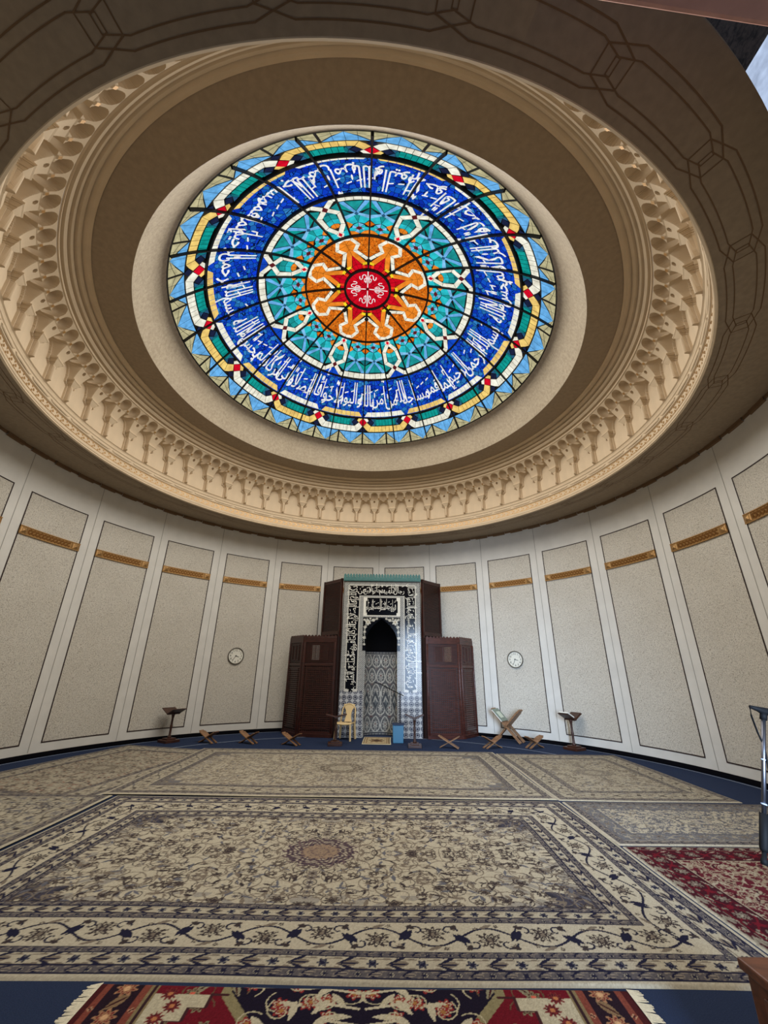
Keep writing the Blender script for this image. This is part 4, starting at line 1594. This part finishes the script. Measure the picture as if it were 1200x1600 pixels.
def front_tiles():
    aw = np.vectorize(arch_w)(c.ys)
    hole = (xl < aw[:, None] + 0.0) & (Y < 3.11)
    ny, nx = X.shape
    vs = np.stack([X - hw, np.zeros_like(X), Y], -1)
    o = grid_mesh('tile_front', vs, c.a, M['tile_a'], mih)
    bm = bmesh.new()
    bm.from_mesh(o.data)
    bm.verts.ensure_lookup_table()
    hl = hole.reshape(-1)
    dead = [f for f in bm.faces if all(hl[v_.index] for v_ in f.verts)]
    bmesh.ops.delete(bm, geom=dead, context='FACES')
    bm.to_mesh(o.data)
    bm.free()
    return o


tf = front_tiles()
# concave niche lining
NR = 0.50
cn = Canvas(1.62, 2.20, 0.012, hexs(84, 84, 84))
LT, MD, DK, RD = hexs(172, 168, 156), hexs(120, 118, 112), hexs(44, 46, 54), hexs(104, 74, 70)
X2, Y2 = np.meshgrid(cn.xs, cn.ys)
cn.noise(0.25, rngm)
for j in range(5):
    for i in range(6):
        x = 0.81 + (i - 2.5) * 0.27 + (0.135 if j % 2 else 0)
        z = 0.28 + 0.42 * j
        ang = 0
        p = []
        for k in range(25):
            t = 2 * PI * k / 24
            p.append((x + 0.115 * math.sin(t) * (1 - 0.25 * math.cos(t)), z + 0.19 * math.cos(t)))
        cn.stroke(p, 0.028, LT)
        cn.rosette(x, z, 0.075, 8, LT, MD, RD, 0, 1.3)
        cn.leaf(x, z + 0.13, 0.12, 0.03, PI / 2, MD, DK)
        cn.rosette(x + 0.135, z + 0.21, 0.05, 6, RD, LT, DK)
        for s in (-1, 1):
            cn.curl(x + s * 0.06, z - 0.13, 0.06, PI / 2, s * 4, 0.014, LT)
for i in range(3):                        # slender stems with dark lozenges between
    x = 0.81 + (i - 1) * 0.30
    cn.stroke([(x, 0.62), (x, 1.12)], 0.022, LT)
    for s in (-0.5, 0.5):
        xx = x + 0.30 * s
        d = np.abs(X2 - xx) / 0.125 + np.abs(Y2 - 0.88) / 0.27
        cn.a[d < 1] = hexs(58, 62, 66)
        cn.a[np.abs(d - 1) < 0.09] = MD
        cn.leaf(xx, 0.88, 0.26, 0.045, PI / 2, hexs(104, 108, 106), DK)
        for q in (-1, 1):
            cn.leaf(xx + 0.03 * q, 0.90, 0.2, 0.02, PI / 2 + 0.5 * q, LT * 0.8)
cn.frame(0, 0.075, DK)
for t in range(60):
    for z in (0.037, 2.163):
        cn.rosette(0.02 + t * 0.0275 * 1.0, z, 0.016, 4, MD, MD, LT)
for t in range(80):
    for x in (0.037, 1.583):
        cn.rosette(x, 0.02 + t * 0.0275, 0.016, 4, MD, MD, LT)
cn.frame(0.075, 0.09, LT * 0.8)
th = PI - PI * X2 / 1.62
P = np.stack([0.515 * np.cos(th), 0.02 + 0.50 * np.sin(th), Y2], -1)
nl = grid_mesh('niche_lining', P, cn.a, M['lining'], mih)
mb = MB()
zz = [2.2] + list(np.linspace(2.21, 3.11, 24))
n = 20
for i, z in enumerate(zz):
    w_ = max(arch_w(z), 0.002) if i else 0.515
    for k in range(n + 1):
        t = PI * k / n
        mb.v.append((w_ * math.cos(t), 0.005 + 0.55 * (w_ / 0.465) * math.sin(t), z))
for i in range(len(zz) - 1):
    for k in range(n):
        a = i * (n + 1) + k
        mb.f.append((a, a + 1, a + n + 2, a + n + 1))
        mb.mi.append(0)
        mb.sm.append(True)
HOOD = mat('black_matt', (7, 7, 9), 0.9, spec=0.1)
mb.build('niche_hood', HOOD, mih)
mb = MB()                                 # returns of the block
for s in (-1, 1):
    mb.box((s * 1.150, 0.36, 2.1), (0.02, 0.72, 4.2))
mb.box((0, 0.36, 4.205), (2.32, 0.72, 0.02))
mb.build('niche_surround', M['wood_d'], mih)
# turquoise cresting
mb = MB()
mb.box((0, 0.0, 4.27), (2.34, 0.10, 0.12))
n = 27
for i in range(n):
    x = -1.17 + 2.34 * (i + 0.5) / n
    w_ = 2.34 / n / 2
    mb.prism([(x - w_ * 0.7, 4.33), (x + w_ * 0.7, 4.33), (x + w_ * 0.95, 4.37), (x + w_ * 0.6, 4.41), (x, 4.435), (x - w_ * 0.6, 4.41), (x - w_ * 0.95, 4.37)], 0.06, M_=Matrix.Translation((0, -0.045, 0)))
    mb.box((x, -0.052, 4.265), (w_ * 1.3, 0.012, 0.06))
mb.build('turquoise_crest', M['turq'], mih)
tag(mih.children[-1], 'turquoise scalloped crest')
# script
NUR = '\u0641\u064a \u0628\u064a\u0648\u062a \u0623\u0630\u0646 \u0627\u0644\u0644\u0647 \u0623\u0646 \u062a\u0631\u0641\u0639 \u0648\u064a\u0630\u0643\u0631 \u0641\u064a\u0647\u0627 \u0627\u0633\u0645\u0647 \u064a\u0633\u0628\u062d \u0644\u0647 \u0641\u064a\u0647\u0627 \u0628\u0627\u0644\u063a\u062f\u0648 \u0648\u0627\u0644\u0622\u0635\u0627\u0644'.split()
NUR2 = '\u0631\u062c\u0627\u0644 \u0644\u0627 \u062a\u0644\u0647\u064a\u0647\u0645 \u062a\u062c\u0627\u0631\u0629 \u0648\u0644\u0627 \u0628\u064a\u0639 \u0639\u0646'.split()
NUR3 = '\u0630\u0643\u0631 \u0627\u0644\u0644\u0647 \u0648\u0625\u0642\u0627\u0645 \u0627\u0644\u0635\u0644\u0627\u0629 \u0648\u0625\u064a\u062a\u0627\u0621 \u0627\u0644\u0632\u0643\u0627\u0629 \u064a\u062e\u0627\u0641\u0648\u0646 \u064a\u0648\u0645\u0627 \u062a\u062a\u0642\u0644\u0628 \u0641\u064a\u0647 \u0627\u0644\u0642\u0644\u0648\u0628'.split()
QIB = '\u0641\u0648\u0644 \u0648\u062c\u0647\u0643 \u0634\u0637\u0631 \u0627\u0644\u0645\u0633\u062c\u062f \u0627\u0644\u062d\u0631\u0627\u0645'.split()
mb = MB()


def put(words, length, h, org, dx, dy, over=0.75):
    """org: right end of the base line; dx: unit of reading backwards (to the right), dy: up of the letters"""
    q, fs = write_line(words, length / h, over)
    V = [(org[0] + (x * dx[0] + (y + 0.20) * dy[0]) * h, -0.008, org[1] + (x * dx[1] + (y + 0.20) * dy[1]) * h) for x, y in q]
    mb.add(V, fs)


put(NUR2, 1.34, 0.31, (0.67, 3.80), (1, 0), (0, 1))
put(NUR, 2.78, 0.33, (0.69, 1.24), (0, -1), (1, 0))
put(NUR3, 2.78, 0.33, (-0.69, 4.06), (0, 1), (-1, 0))
put(QIB, 0.84, 0.36, (0.42, 3.29), (1, 0), (0, 1))
mb.build('white_script', M['tile_w'], mih)


def lattice_leaf(p0, p1, h, parent, wm, crest=True, low=0.14, mid=1.78, win=True, bars='grid', see=True):
    """a panelled wooden leaf from p0 to p1 (plan points), its own front on the side of the hall"""
    a, b = Vector((p0[0], p0[1], 0)), Vector((p1[0], p1[1], 0))
    L = (b - a).length
    d = (b - a).normalized()
    nrm = Vector((d.y, -d.x, 0))          # towards the camera
    Mx = Matrix(((d.x, -nrm.x, 0, a.x), (d.y, -nrm.y, 0, a.y), (0, 0, 1, 0), (0, 0, 0, 1)))
    f = MB()
    T = lambda x, y, z: Mx @ Vector((x, y, z))

    def bx(x0, x1, y0, y1, z0, z1, m=f):
        v = [T(x, y, z) for z in (z0, z1) for x, y in ((x0, y0), (x1, y0), (x1, y1), (x0, y1))]
        m.add(v, [(3, 2, 1, 0), (4, 5, 6, 7), (0, 1, 5, 4), (1, 2, 6, 5), (2, 3, 7, 6), (3, 0, 4, 7)])
    sw = 0.085
    bx(0, sw, 0, 0.07, 0, h - 0.02)
    bx(L - sw, L, 0, 0.07, 0, h - 0.02)
    for xx in (sw * 0.5, L - sw * 0.5):
        f.tube([T(xx, 0.004, 0.09), T(xx, 0.004, h - 0.17)], 0.026, 12)
    bx(sw, L - sw, 0, 0.07, 0, low)
    bx(sw, L - sw, 0, 0.06, mid, mid + 0.07)
    bx(sw, L - sw, 0, 0.07, h - 0.17, h - 0.02)
    bx(0, L, -0.03, 0.0, 0, 0.09)
    fr = f.build('frame', wm, parent, bevel=0.004)
    # lower trellis
    g = MB()
    st = 0.052
    x0, x1, z0, z1 = sw, L - sw, low, mid
    n = max(2, int((x1 - x0) / st))
    for i in range(1, n):
        x = x0 + (x1 - x0) * i / n
        bx(x - 0.011, x + 0.011, 0.012, 0.034, z0, z1, g)
    n = max(2, int((z1 - z0) / st))
    for i in range(1, n):
        z = z0 + (z1 - z0) * i / n
        bx(x0, x1, 0.004, 0.026, z - 0.013, z + 0.013, g)
    for (i0, i1, k0, k1) in ((x0 + 0.07, x1 - 0.07, z0 + 0.07, z0 + 0.085), (x0 + 0.07, x1 - 0.07, z1 - 0.085, z1 - 0.07), (x0 + 0.07, x0 + 0.085, z0 + 0.07, z1 - 0.07), (x1 - 0.085, x1 - 0.07, z0 + 0.07, z1 - 0.07)):
        bx(i0, i1, -0.006, 0.02, k0, k1, g)
    g.build('lower_trellis', wm, parent)
    bk = MB()
    bx(sw, L - sw, 0.05, 0.058, low, mid, bk)
    g = MB()
    z0, z1 = mid + 0.07, h - 0.17
    n = max(2, int((x1 - x0) / 0.036))
    wi = (x0 + (x1 - x0) * 0.20, x1 - (x1 - x0) * 0.18, z0 + 0.07, z1 - 0.06)
    for i in range(1, n):
        x = x0 + (x1 - x0) * i / n
        bx(x - 0.008, x + 0.008, 0.012, 0.030, z0, z1, g)
    n = max(2, int((z1 - z0) / 0.036))
    for i in range(1, n):
        z = z0 + (z1 - z0) * i / n
        bx(x0, x1, 0.004, 0.022, z - 0.008, z + 0.008, g)
    xc = (wi[0] + wi[1]) / 2
    for (i0, i1, k0, k1) in ((wi[0], wi[1], wi[2], wi[2] + .02), (wi[0], wi[1], wi[3] - .02, wi[3]), (wi[0], wi[0] + .02, wi[2], wi[3]), (wi[1] - .02, wi[1], wi[2], wi[3]), (xc - .012, xc + .012, wi[2], wi[3])):
        bx(i0, i1, -0.008, 0.02, k0, k1, g)
    g.build('upper_trellis', wm, parent)
    for (i0, i1, k0, k1) in ((x0, wi[0], z0, z1), (wi[1], x1, z0, z1), (wi[0], wi[1], z0, wi[2]), (wi[0], wi[1], wi[3], z1)) if see else ((x0, x1, z0, z1),):
        bx(i0, i1, 0.05, 0.058, k0, k1, bk)
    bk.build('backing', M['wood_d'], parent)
    if crest:
        g = MB()
        n = max(4, int(L / 0.095))
        for i in range(n):
            w_ = L / n
            x = w_ * i
            prof = [(x, h - 0.03), (x + w_, h - 0.03), (x + w_ * 0.92, h + 0.01), (x + w_ * 0.5, h + 0.045), (x + w_ * 0.08, h + 0.01)]
            g.prism(prof, 0.03, M_=Mx @ Matrix.Translation((0, 0.01, 0)))
        g.build('cresting', wm, parent)


for s, nm in ((-1, 'left'), (1, 'right')):
    sc = thing('lattice_screen', 'folding dark red wooden lattice screen standing ' + ('left' if s < 0 else 'right') + ' of the tiled niche', 'screen', (0, 0, 0),
               group='wooden lattice screens beside the niche')
    wm = M['wood'] if s < 0 else M['wood2']
    if s < 0:
        lattice_leaf((-2.27, 12.22), (-1.30, 12.10), 2.58, sc, wm)
        lattice_leaf((-2.80, 12.86), (-2.285, 12.24), 2.58, sc, wm, see=False)
        mb = MB()
        mb.bar((-1.29, 12.12, 1.29), (-1.225, 12.22, 1.29), 0.03, 2.58)
        mb.build('return_panel', M['wood_d'], sc)
    else:
        lattice_leaf((1.25, 12.10), (2.23, 12.20), 2.58, sc, wm)
        lattice_leaf((2.245, 12.22), (2.76, 12.86), 2.58, sc, wm, see=False)
        mb = MB()
        mb.bar((1.24, 12.12, 1.29), (1.165, 12.22, 1.29), 0.03, 2.58)
        mb.build('return_panel', M['wood_d'], sc)
    # tall wing of the niche
    wg = thing('wooden_wing', 'tall dark slatted wooden wing rising ' + ('left' if s < 0 else 'right') + ' of the niche behind the lower screen', 'panel', (0, 0, 0),
               group='tall wings of the niche')
    x0, x1 = (MX + s * 1.205, 12.25), (MX + s * 1.845, 12.93)
    if s < 0:
        x0, x1 = x1, x0
    a, b = Vector((*x0, 0)), Vector((*x1, 0))
    d = (b - a).normalized()
    up = Vector((0, 0, 1))
    f, g, k = MB(), MB(), MB()
    for t in (0.03, 0.97):
        q = a + (b - a) * t
        f.bar(q, q + up * 4.30, 0.06, 0.06, up=d)
    for z in (2.70, 4.24):
        f.bar(a + up * z, b + up * z, 0.06, 0.10)
    f.build('frame', M['wood'], wg)
    n = 44
    nr_ = Vector((d.y, -d.x, 0))
    for i in range(n):
        z = 2.75 + 1.44 * (i + 0.5) / n
        g.bar(a + d * 0.05 + up * z, b - d * 0.05 + up * z, 0.03, 0.017)
    g.build('slats', M['wood'], wg)
    k.bar(a - nr_ * 0.025 + up * 2.14, b - nr_ * 0.025 + up * 2.14, 0.012, 4.28)
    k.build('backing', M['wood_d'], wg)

# ================================================================== SMALL FURNITURE
# ---- white plastic chair
ch = thing('plastic_chair', 'cream moulded plastic chair in front of the left jamb of the niche', 'chair', (-0.93, 11.83, 0), rad(-14))
mb = MB()
n = 8
for i in range(n + 1):                    # dished seat, front at -y
    y = -0.21 + 0.41 * i / n
    for j in range(n + 1):
        x = (-0.5 + j / n) * (0.44 - 0.05 * i / n)
        mb.v.append((x, y, 0.42 - 0.018 * (1 - (2 * j / n - 1) ** 2) - 0.02 * (i / n) - (0.02 if i == 0 else 0)))
for i in range(n):
    for j in range(n):
        a = i * (n + 1) + j
        mb.f.append((a, a + 1, a + n + 2, a + n + 1))
        mb.mi.append(0)
        mb.sm.append(True)
o = mb.build('seat', M['cream'], ch)
md = o.modifiers.new('thick', 'SOLIDIFY')
md.thickness = 0.028
mb = MB()
arch = []
for i in range(25):
    t = i / 24
    a = PI * t
    x = 0.185 * math.cos(a) * (1.0 if abs(math.cos(a)) > 0.5 else 1)
    z = 0.56 + 0.26 * math.sin(a) ** 0.55
    arch.append((x, 0.20 + (z - 0.4) * 0.22, z))
arch = [(0.205, 0.185, 0.39)] + arch + [(-0.205, 0.185, 0.39)]
mb.tube(arch, 0.019, 8)
mb.build('back_frame', M['cream'], ch)
mb = MB()
V, Fc = [], []
for i in range(13):
    z = 0.40 + 0.42 * i / 12
    w = 0.105 - 0.035 * math.sin(PI * min(1, i / 9)) + (0.055 * max(0, (i - 8) / 4))
    y = 0.192 + (z - 0.4) * 0.22
    V += [(-w, y, z), (w, y, z), (w, y + 0.014, z), (-w, y + 0.014, z)]
for i in range(12):
    b = i * 4
    for k in range(4):
        Fc.append((b + k, b + (k + 1) % 4, b + 4 + (k + 1) % 4, b + 4 + k))
Fc += [(3, 2, 1, 0), (48, 49, 50, 51)]
mb.add(V, Fc)
mb.build('back_splat', M['cream'], ch)
for sx in (-1, 1):
    for sy in (-1, 1):
        mb = MB()
        x, y = sx * 0.185, (-0.18 if sy < 0 else 0.18)
        mb.bar((x + sx * 0.025, y + sy * 0.035, 0.0), (x, y, 0.405), 0.042, 0.048)
        mb.build('leg', M['cream'], ch, bevel=0.008)

# ---- blue bin
bn = thing('waste_bin', 'blue plastic bin with a dark liner beside the niche mat', 'bin', (0.435, 11.52, 0), 0)
mb = MB()
mb.box((0, 0, 0.20), (0.26, 0.22, 0.40), taper=1.08)
mb.build('body', M['bin'], bn, bevel=0.012)
mb = MB()
mb.box((0, 0, 0.418), (0.30, 0.26, 0.035))
mb.build('rim', M['bin_d'], bn, bevel=0.006)

# ---- prayer mat in the niche
c = Canvas(0.72, 1.10, 0.012, hexs(176, 158, 122))
c.frame(0, 0.03, hexs(196, 184, 150))
c.frame(0.03, 0.06, hexs(110, 88, 66))
c.frame(0.09, 0.12, hexs(130, 104, 76))
c.rosette(0.36, 0.52, 0.22, 8, hexs(92, 70, 52), hexs(140, 112, 80), hexs(70, 54, 44), 0, 1.4)
for k in range(18):
    c.rosette(0.36 + 0.27 * math.cos(k * 0.7), 0.52 + 0.4 * math.sin(k * 0.7), 0.035, 6, hexs(110, 88, 66), hexs(186, 170, 134), hexs(90, 70, 52), k)
rug('prayer_mat', 'small tan prayer mat on the carpet at the foot of the niche', c, -0.47, 11.22, 0.0, rad(-1.5), seed=9, wave=0.001)


# ---- pedestal book rests
def pedestal(label, loc, rz, wood, span=0.30, h=0.70, tilt=24, base=0.36, spread=0.24):
    p = thing('book_pedestal', label, 'book stand', loc, rz, 'pedestal book rests')
    mb = MB()
    mb.box((0, 0, 0.03), (base, base, 0.06))
    mb.box((0, 0, 0.075), (base * 0.62, base * 0.62, 0.035))
    mb.build('base', wood, p, bevel=0.006)
    mb = MB()
    mb.lathe([(0.045, 0.09), (0.042, 0.12), (0.028, 0.15), (0.026, 0.30), (0.034, 0.34), (0.026, 0.38), (0.024, h - 0.16), (0.036, h - 0.10), (0.05, h - 0.05)], n=14)
    mb.build('column', wood, p)
    for s in (-1, 1):
        mb = MB()
        t = rad(tilt)
        Mx = Matrix.Translation((s * (0.012 + span / 2 * math.cos(t)), 0, h - 0.05 + span / 2 * math.sin(t))) @ Matrix.Rotation(-s * t, 4, 'Y')
        mb.box((0, 0, 0), (span, spread, 0.018), M_=Mx.to_3x3().to_4x4())
        mb.v = [(q[0] + Mx.translation.x, q[1] + Mx.translation.y, q[2] + Mx.translation.z) for q in mb.v]
        mb.build('leaf', wood, p, bevel=0.004)
    mb = MB()
    mb.box((0, 0, h - 0.055), (0.07, spread * 0.9, 0.04))
    mb.build('saddle', wood, p)
    return p


pedestal('dark wooden book pedestal alone against the left wall', (-5.14, 11.12, 0), rad(-34), M['walnut'], 0.27, 0.68, 24, spread=0.34)
pedestal('dark wooden book pedestal in front of the plastic chair', (-1.10, 11.02, 0), rad(6), M['walnut'], 0.25, 0.66, 14, 0.34)
pedestal('dark wooden book pedestal right of the blue bin', (0.81, 10.92, 0), rad(-3), M['walnut'], 0.23, 0.66, 22, 0.32)
pedestal('dark wooden book pedestal carrying an open book by the right wall', (4.58, 10.86, 0), rad(30), M['walnut'], 0.27, 0.70, 27, 0.36, 0.30)
bk = thing('open_book', 'open book lying on the pedestal by the right wall', 'book', (4.58, 10.86, 0), rad(30))
t = rad(27)
for s, nm in ((-1, 'page_block'), (1, 'page_block')):
    mb = MB()
    R = Matrix.Rotation(-s * t, 4, 'Y')
    cx, cz = s * (0.02 + 0.125 * math.cos(t)), 0.668 + 0.125 * math.sin(t)
    mb.box((cx, 0, cz + 0.004), (0.245, 0.26, 0.012), 0, R)
    mb.build('cover', M['walnut'] if s > 0 else M['black'], bk)
    if s < 0:
        mb = MB()
        mb.box((cx + 0.009, 0, cz + 0.024), (0.235, 0.25, 0.026), 0, R)
        mb.build(nm, M['paper'], bk)
        mb = MB()
        mb.box((cx + 0.016, 0, cz + 0.039), (0.16, 0.19, 0.003), 0, R)
        mb.build('printed_page', mat('page_print', (112, 116, 116), 0.8, var=0.3, vscale=70), bk)


# ---- folding X-shaped book rests
def rehal(label, loc, rz, L, wd, ang, wood, group):
    p = thing('folding_book_rest', label, 'book rest', loc, rz, group)
    t = rad(ang)
    hh = L * math.sin(t)
    for s in (-1, 1):
        mb = MB()
        # outline in the board's own plane: u along, v across; the foot is split into two prongs
        w = wd / 2
        k = 0.44
        th = 0.020 * L / 0.33 * 0.6
        def pt(u, v, o):
            x = (u - 0.46 * L) * math.cos(t) * s
            z = u * math.sin(t)
            nx, nz = -math.sin(t) * s, math.cos(t)
            return (x + nx * o, v, z + nz * o)
        def slab(u0, u1, v0, v1):
            vs = [pt(u, v, o) for o in (0, th) for u, v in ((u0, v0), (u1, v0), (u1, v1), (u0, v1))]
            mb.add(vs, [(3, 2, 1, 0), (4, 5, 6, 7), (0, 1, 5, 4), (1, 2, 6, 5), (2, 3, 7, 6), (3, 0, 4, 7)])
        if s * (1 if rz < 0 else -1) < 0:
            slab(0, k * L, -w, -w * 0.42)
            slab(0, k * L, w * 0.42, w)
        else:
            slab(0.02, k * L, -w * 0.36, w * 0.36)
            slab(0, 0.10 * L, -w * 0.8, w * 0.8)
        slab(k * L, L * 0.92, -w, w)
        slab(L * 0.92, L, -w * 0.7, w * 0.7)
        mb.build('board', wood, p, bevel=0.003)
    return p


gs = 'small folding book rests on the carpet'
for lab, x, y, a in (('small folding book rest nearest the left pedestal', -4.19, 11.10, -22),
                     ('middle one of three small folding book rests left of the niche', -3.21, 11.10, -22),
                     ('small folding book rest in front of the left lattice screen', -2.14, 10.95, -24),
                     ('small folding book rest in front of the right lattice screen', 1.62, 10.85, -16),
                     ('small folding book rest in front of the left foot of the tall one', 2.66, 10.92, 22),
                     ('small folding book rest at the right foot of the tall one', 3.70, 11.02, 26)):
    rehal(lab, (x, y, 0), rad(a), 0.53, 0.19, 28, M['pale_wood'], gs)
BR = rad(-38)
big = rehal('tall folding wooden book rest left of the right wall pedestal', (3.33, 11.85, 0), BR, 1.05, 0.36, 46, M['pale_wood'], None)
gb = thing('closed_book', 'pale green patterned book leaning on the tall folding book rest', 'book', (3.33, 11.85, 0), BR)
t = rad(46)
for nm, mt, off, s0 in (('cover', mat('green_cover', (120, 132, 118), 0.5, var=0.25, vscale=24), 0.052, 1.0), ('page_block', M['paper'], 0.034, 0.96), ('medallion', mat('pale_medallion', (190, 196, 176), 0.6), 0.060, 0.5)):
    mb = MB()
    R = Matrix.Rotation(t, 4, 'Y')
    u = 0.78
    x, z = -(u - 0.46) * 1.05 * math.cos(t), u * 1.05 * math.sin(t)
    mb.box((x + math.sin(t) * off, 0, z + math.cos(t) * off), (0.38 * s0, 0.40 * s0, 0.024 if nm == 'page_block' else 0.008), 0, R)
    mb.build(nm, mt, gb)

# ---- microphone in the niche
ms = thing('microphone_stand', 'black boom microphone stand behind the blue bin, reaching into the niche', 'microphone stand', (0.50, 11.86, 0))
mb = MB()
mb.lathe([(0.11, 0), (0.11, 0.012), (0.03, 0.03), (0.02, 0.04)], n=20)
mb.build('base', M['black'], ms)
mb = MB()
mb.tube([(0, 0, 0.03), (0, 0, 1.12)], 0.013, 8)
mb.build('pole', M['black'], ms)
mb = MB()
mb.tube([(0.10, 0.01, 1.05), (-0.56, 0, 1.35)], 0.011, 8)
mb.build('boom', M['black'], ms)
mb = MB()
mb.tube([(-0.55, 0, 1.345), (-0.64, 0, 1.385)], [0.018, 0.026], 10)
mb.lathe([(0.004, -0.035), (0.028, -0.02), (0.036, 0), (0.028, 0.022), (0.004, 0.036)], (-0.66, 0, 1.394), 12)
mb.build('microphone', M['chrome'], ms)

# ---- wall clocks
def clock(label, az, hour, minute):
    x, y = pol(WR - 0.012, az)
    cl = thing('wall_clock', label, 'clock', (x, y, 2.02), rad(az - 90), 'round wall clocks')
    mb = MB()                             # faces -y in local space (towards the axis)
    n = 40
    prof = [(0.226, 0.0), (0.230, -0.03), (0.220, -0.042), (0.207, -0.036), (0.205, -0.018)]
    for i, (r, yy) in enumerate(prof):
        for k in range(n):
            a = 2 * PI * k / n
            mb.v.append((r * math.cos(a), yy, r * math.sin(a)))
    for i in range(len(prof) - 1):
        for k in range(n):
            mb.f.append((i * n + k, i * n + (k + 1) % n, (i + 1) * n + (k + 1) % n, (i + 1) * n + k))
            mb.mi.append(0)
            mb.sm.append(True)
    mb.build('rim', M['steel'], cl)
    mb = MB()
    mb.add([(0.206 * math.cos(2 * PI * k / n), -0.018, 0.206 * math.sin(2 * PI * k / n)) for k in range(n)], [tuple(range(n))])
    mb.build('dial', M['white'], cl)
    mb = MB()
    for h in range(1, 13):
        v, f = text_mesh(str(h))
        c0 = (v.min(0) + v.max(0)) / 2
        a = PI / 2 - h * PI / 6
        mb.add([(0.155 * math.cos(a) + (p[0] - c0[0]) * 0.078, -0.021, 0.155 * math.sin(a) + (p[1] - c0[1]) * 0.078) for p in v], f)
    mb.build('numerals', M['black'], cl)
    for nm, ang, l, w in (('hour_hand', (hour + minute / 60) / 12, 0.095, 0.016), ('minute_hand', minute / 60, 0.15, 0.011)):
        a = PI / 2 - ang * 2 * PI
        d, s = Vector((math.cos(a), 0, math.sin(a))), Vector((-math.sin(a), 0, math.cos(a)))
        mb = MB()
        q = [-d * 0.025 - s * w / 2, -d * 0.025 + s * w / 2, d * l + s * w / 4, d * l - s * w / 4]
        yy = -0.026 if nm[0] == 'h' else -0.030
        mb.add([(p.x, yy, p.z) for p in q], [(0, 1, 2, 3)])
        mb.build(nm, M['black'], cl)


clock('round wall clock left of the niche, on the left stone panel', 124.6, 3, 36)
clock('round wall clock right of the niche, above the tall folding book rest', 50.55, 3, 34)

# ---- microphone stand at the right edge
ms = thing('microphone_stand', 'chrome and black microphone stand cut by the right edge of the picture', 'microphone stand', (2.52, 3.02, 0))
mb = MB()
for k in range(3):
    a = rad(-90 + 120 * k)
    mb.bar((0, 0, 0.13), (0.27 * math.cos(a), 0.27 * math.sin(a), 0.012), 0.022, 0.014)
mb.build('tripod', M['black'], ms)
mb = MB()
mb.tube([(0, 0, 0.10), (0, 0, 0.90)], 0.014, 10)
mb.build('pole', M['chrome'], ms)
bx0, bx1 = Vector((-0.215, -0.02, 0.642)), Vector((0.055, -0.01, 1.445))
dv = bx1 - bx0
mb = MB()
mb.tube([bx0 + dv * 0.30, bx1], 0.0125, 10)
mb.build('boom', M['chrome'], ms)
mb = MB()
for q in (0.38, 0.68):
    mb.tube([bx0 + dv * (q - 0.004), bx0 + dv * (q + 0.004)], 0.0165, 10)
mb.build('clip', M['stripe'], ms)
mb = MB()
mb.tube([bx0 + dv * 0.08, bx0 + dv * 0.10, bx0 + dv * 0.32], [0.018, 0.024, 0.024], 10)
mb.tube([bx0, bx0 + dv * 0.035, bx0 + dv * 0.04, bx0 + dv * 0.09], [0.018, 0.018, 0.012, 0.012], 10)
mb.tube([bx0 + dv * 0.27, Vector((0, 0, 0.90))], 0.022, 10)
mb.build('clutch', M['black'], ms)
mb = MB()
mb.tube([bx1 + dv * -0.03, bx1 + dv * 0.02], 0.020, 10)
mb.tube([bx1 + Vector((-0.075, 0, 0.055)), bx1 + Vector((-0.03, 0, 0.042)), bx1 + Vector((0.0, 0, 0.03)), bx1 + Vector((0.16, 0.0, 0.005))], [0.010, 0.016, 0.024, 0.024], 10)
mb.build('microphone', M['black'], ms)
mb = MB()
mb.tube([bx1 + Vector((-0.075, 0, 0.055)), bx1 + Vector((-0.082, 0, 0.0)), bx1 + Vector((-0.072, 0, -0.10)), bx1 + Vector((-0.055, 0.0, -0.19)), bx0 + dv * 0.68 + Vector((0.004, -0.02, 0)), bx0 + dv * 0.5 + Vector((0.03, -0.02, 0)), bx0 + dv * 0.35 + Vector((0.05, -0.02, 0))], 0.0055, 6)
mb.build('cable', M['black'], ms)

# ---- wooden cabinet at the lower right corner
cb = thing('low_cabinet', 'brown wooden low cabinet in the lower right corner', 'cabinet', (1.90, 1.90, 0), 0)
mb = MB()
mb.box((0, 0, 0.255), (0.62, 0.86, 0.51))
mb.build('body', M['box_wood'], cb, bevel=0.006)
mb = MB()
mb.box((0, 0, 0.53), (0.655, 0.90, 0.04))
mb.build('top', M['box_wood'], cb, bevel=0.008)
mb = MB()
mb.box((-0.315, 0, 0.30), (0.012, 0.70, 0.34))
mb.build('side_panel', M['box_wood'], cb, bevel=0.004)
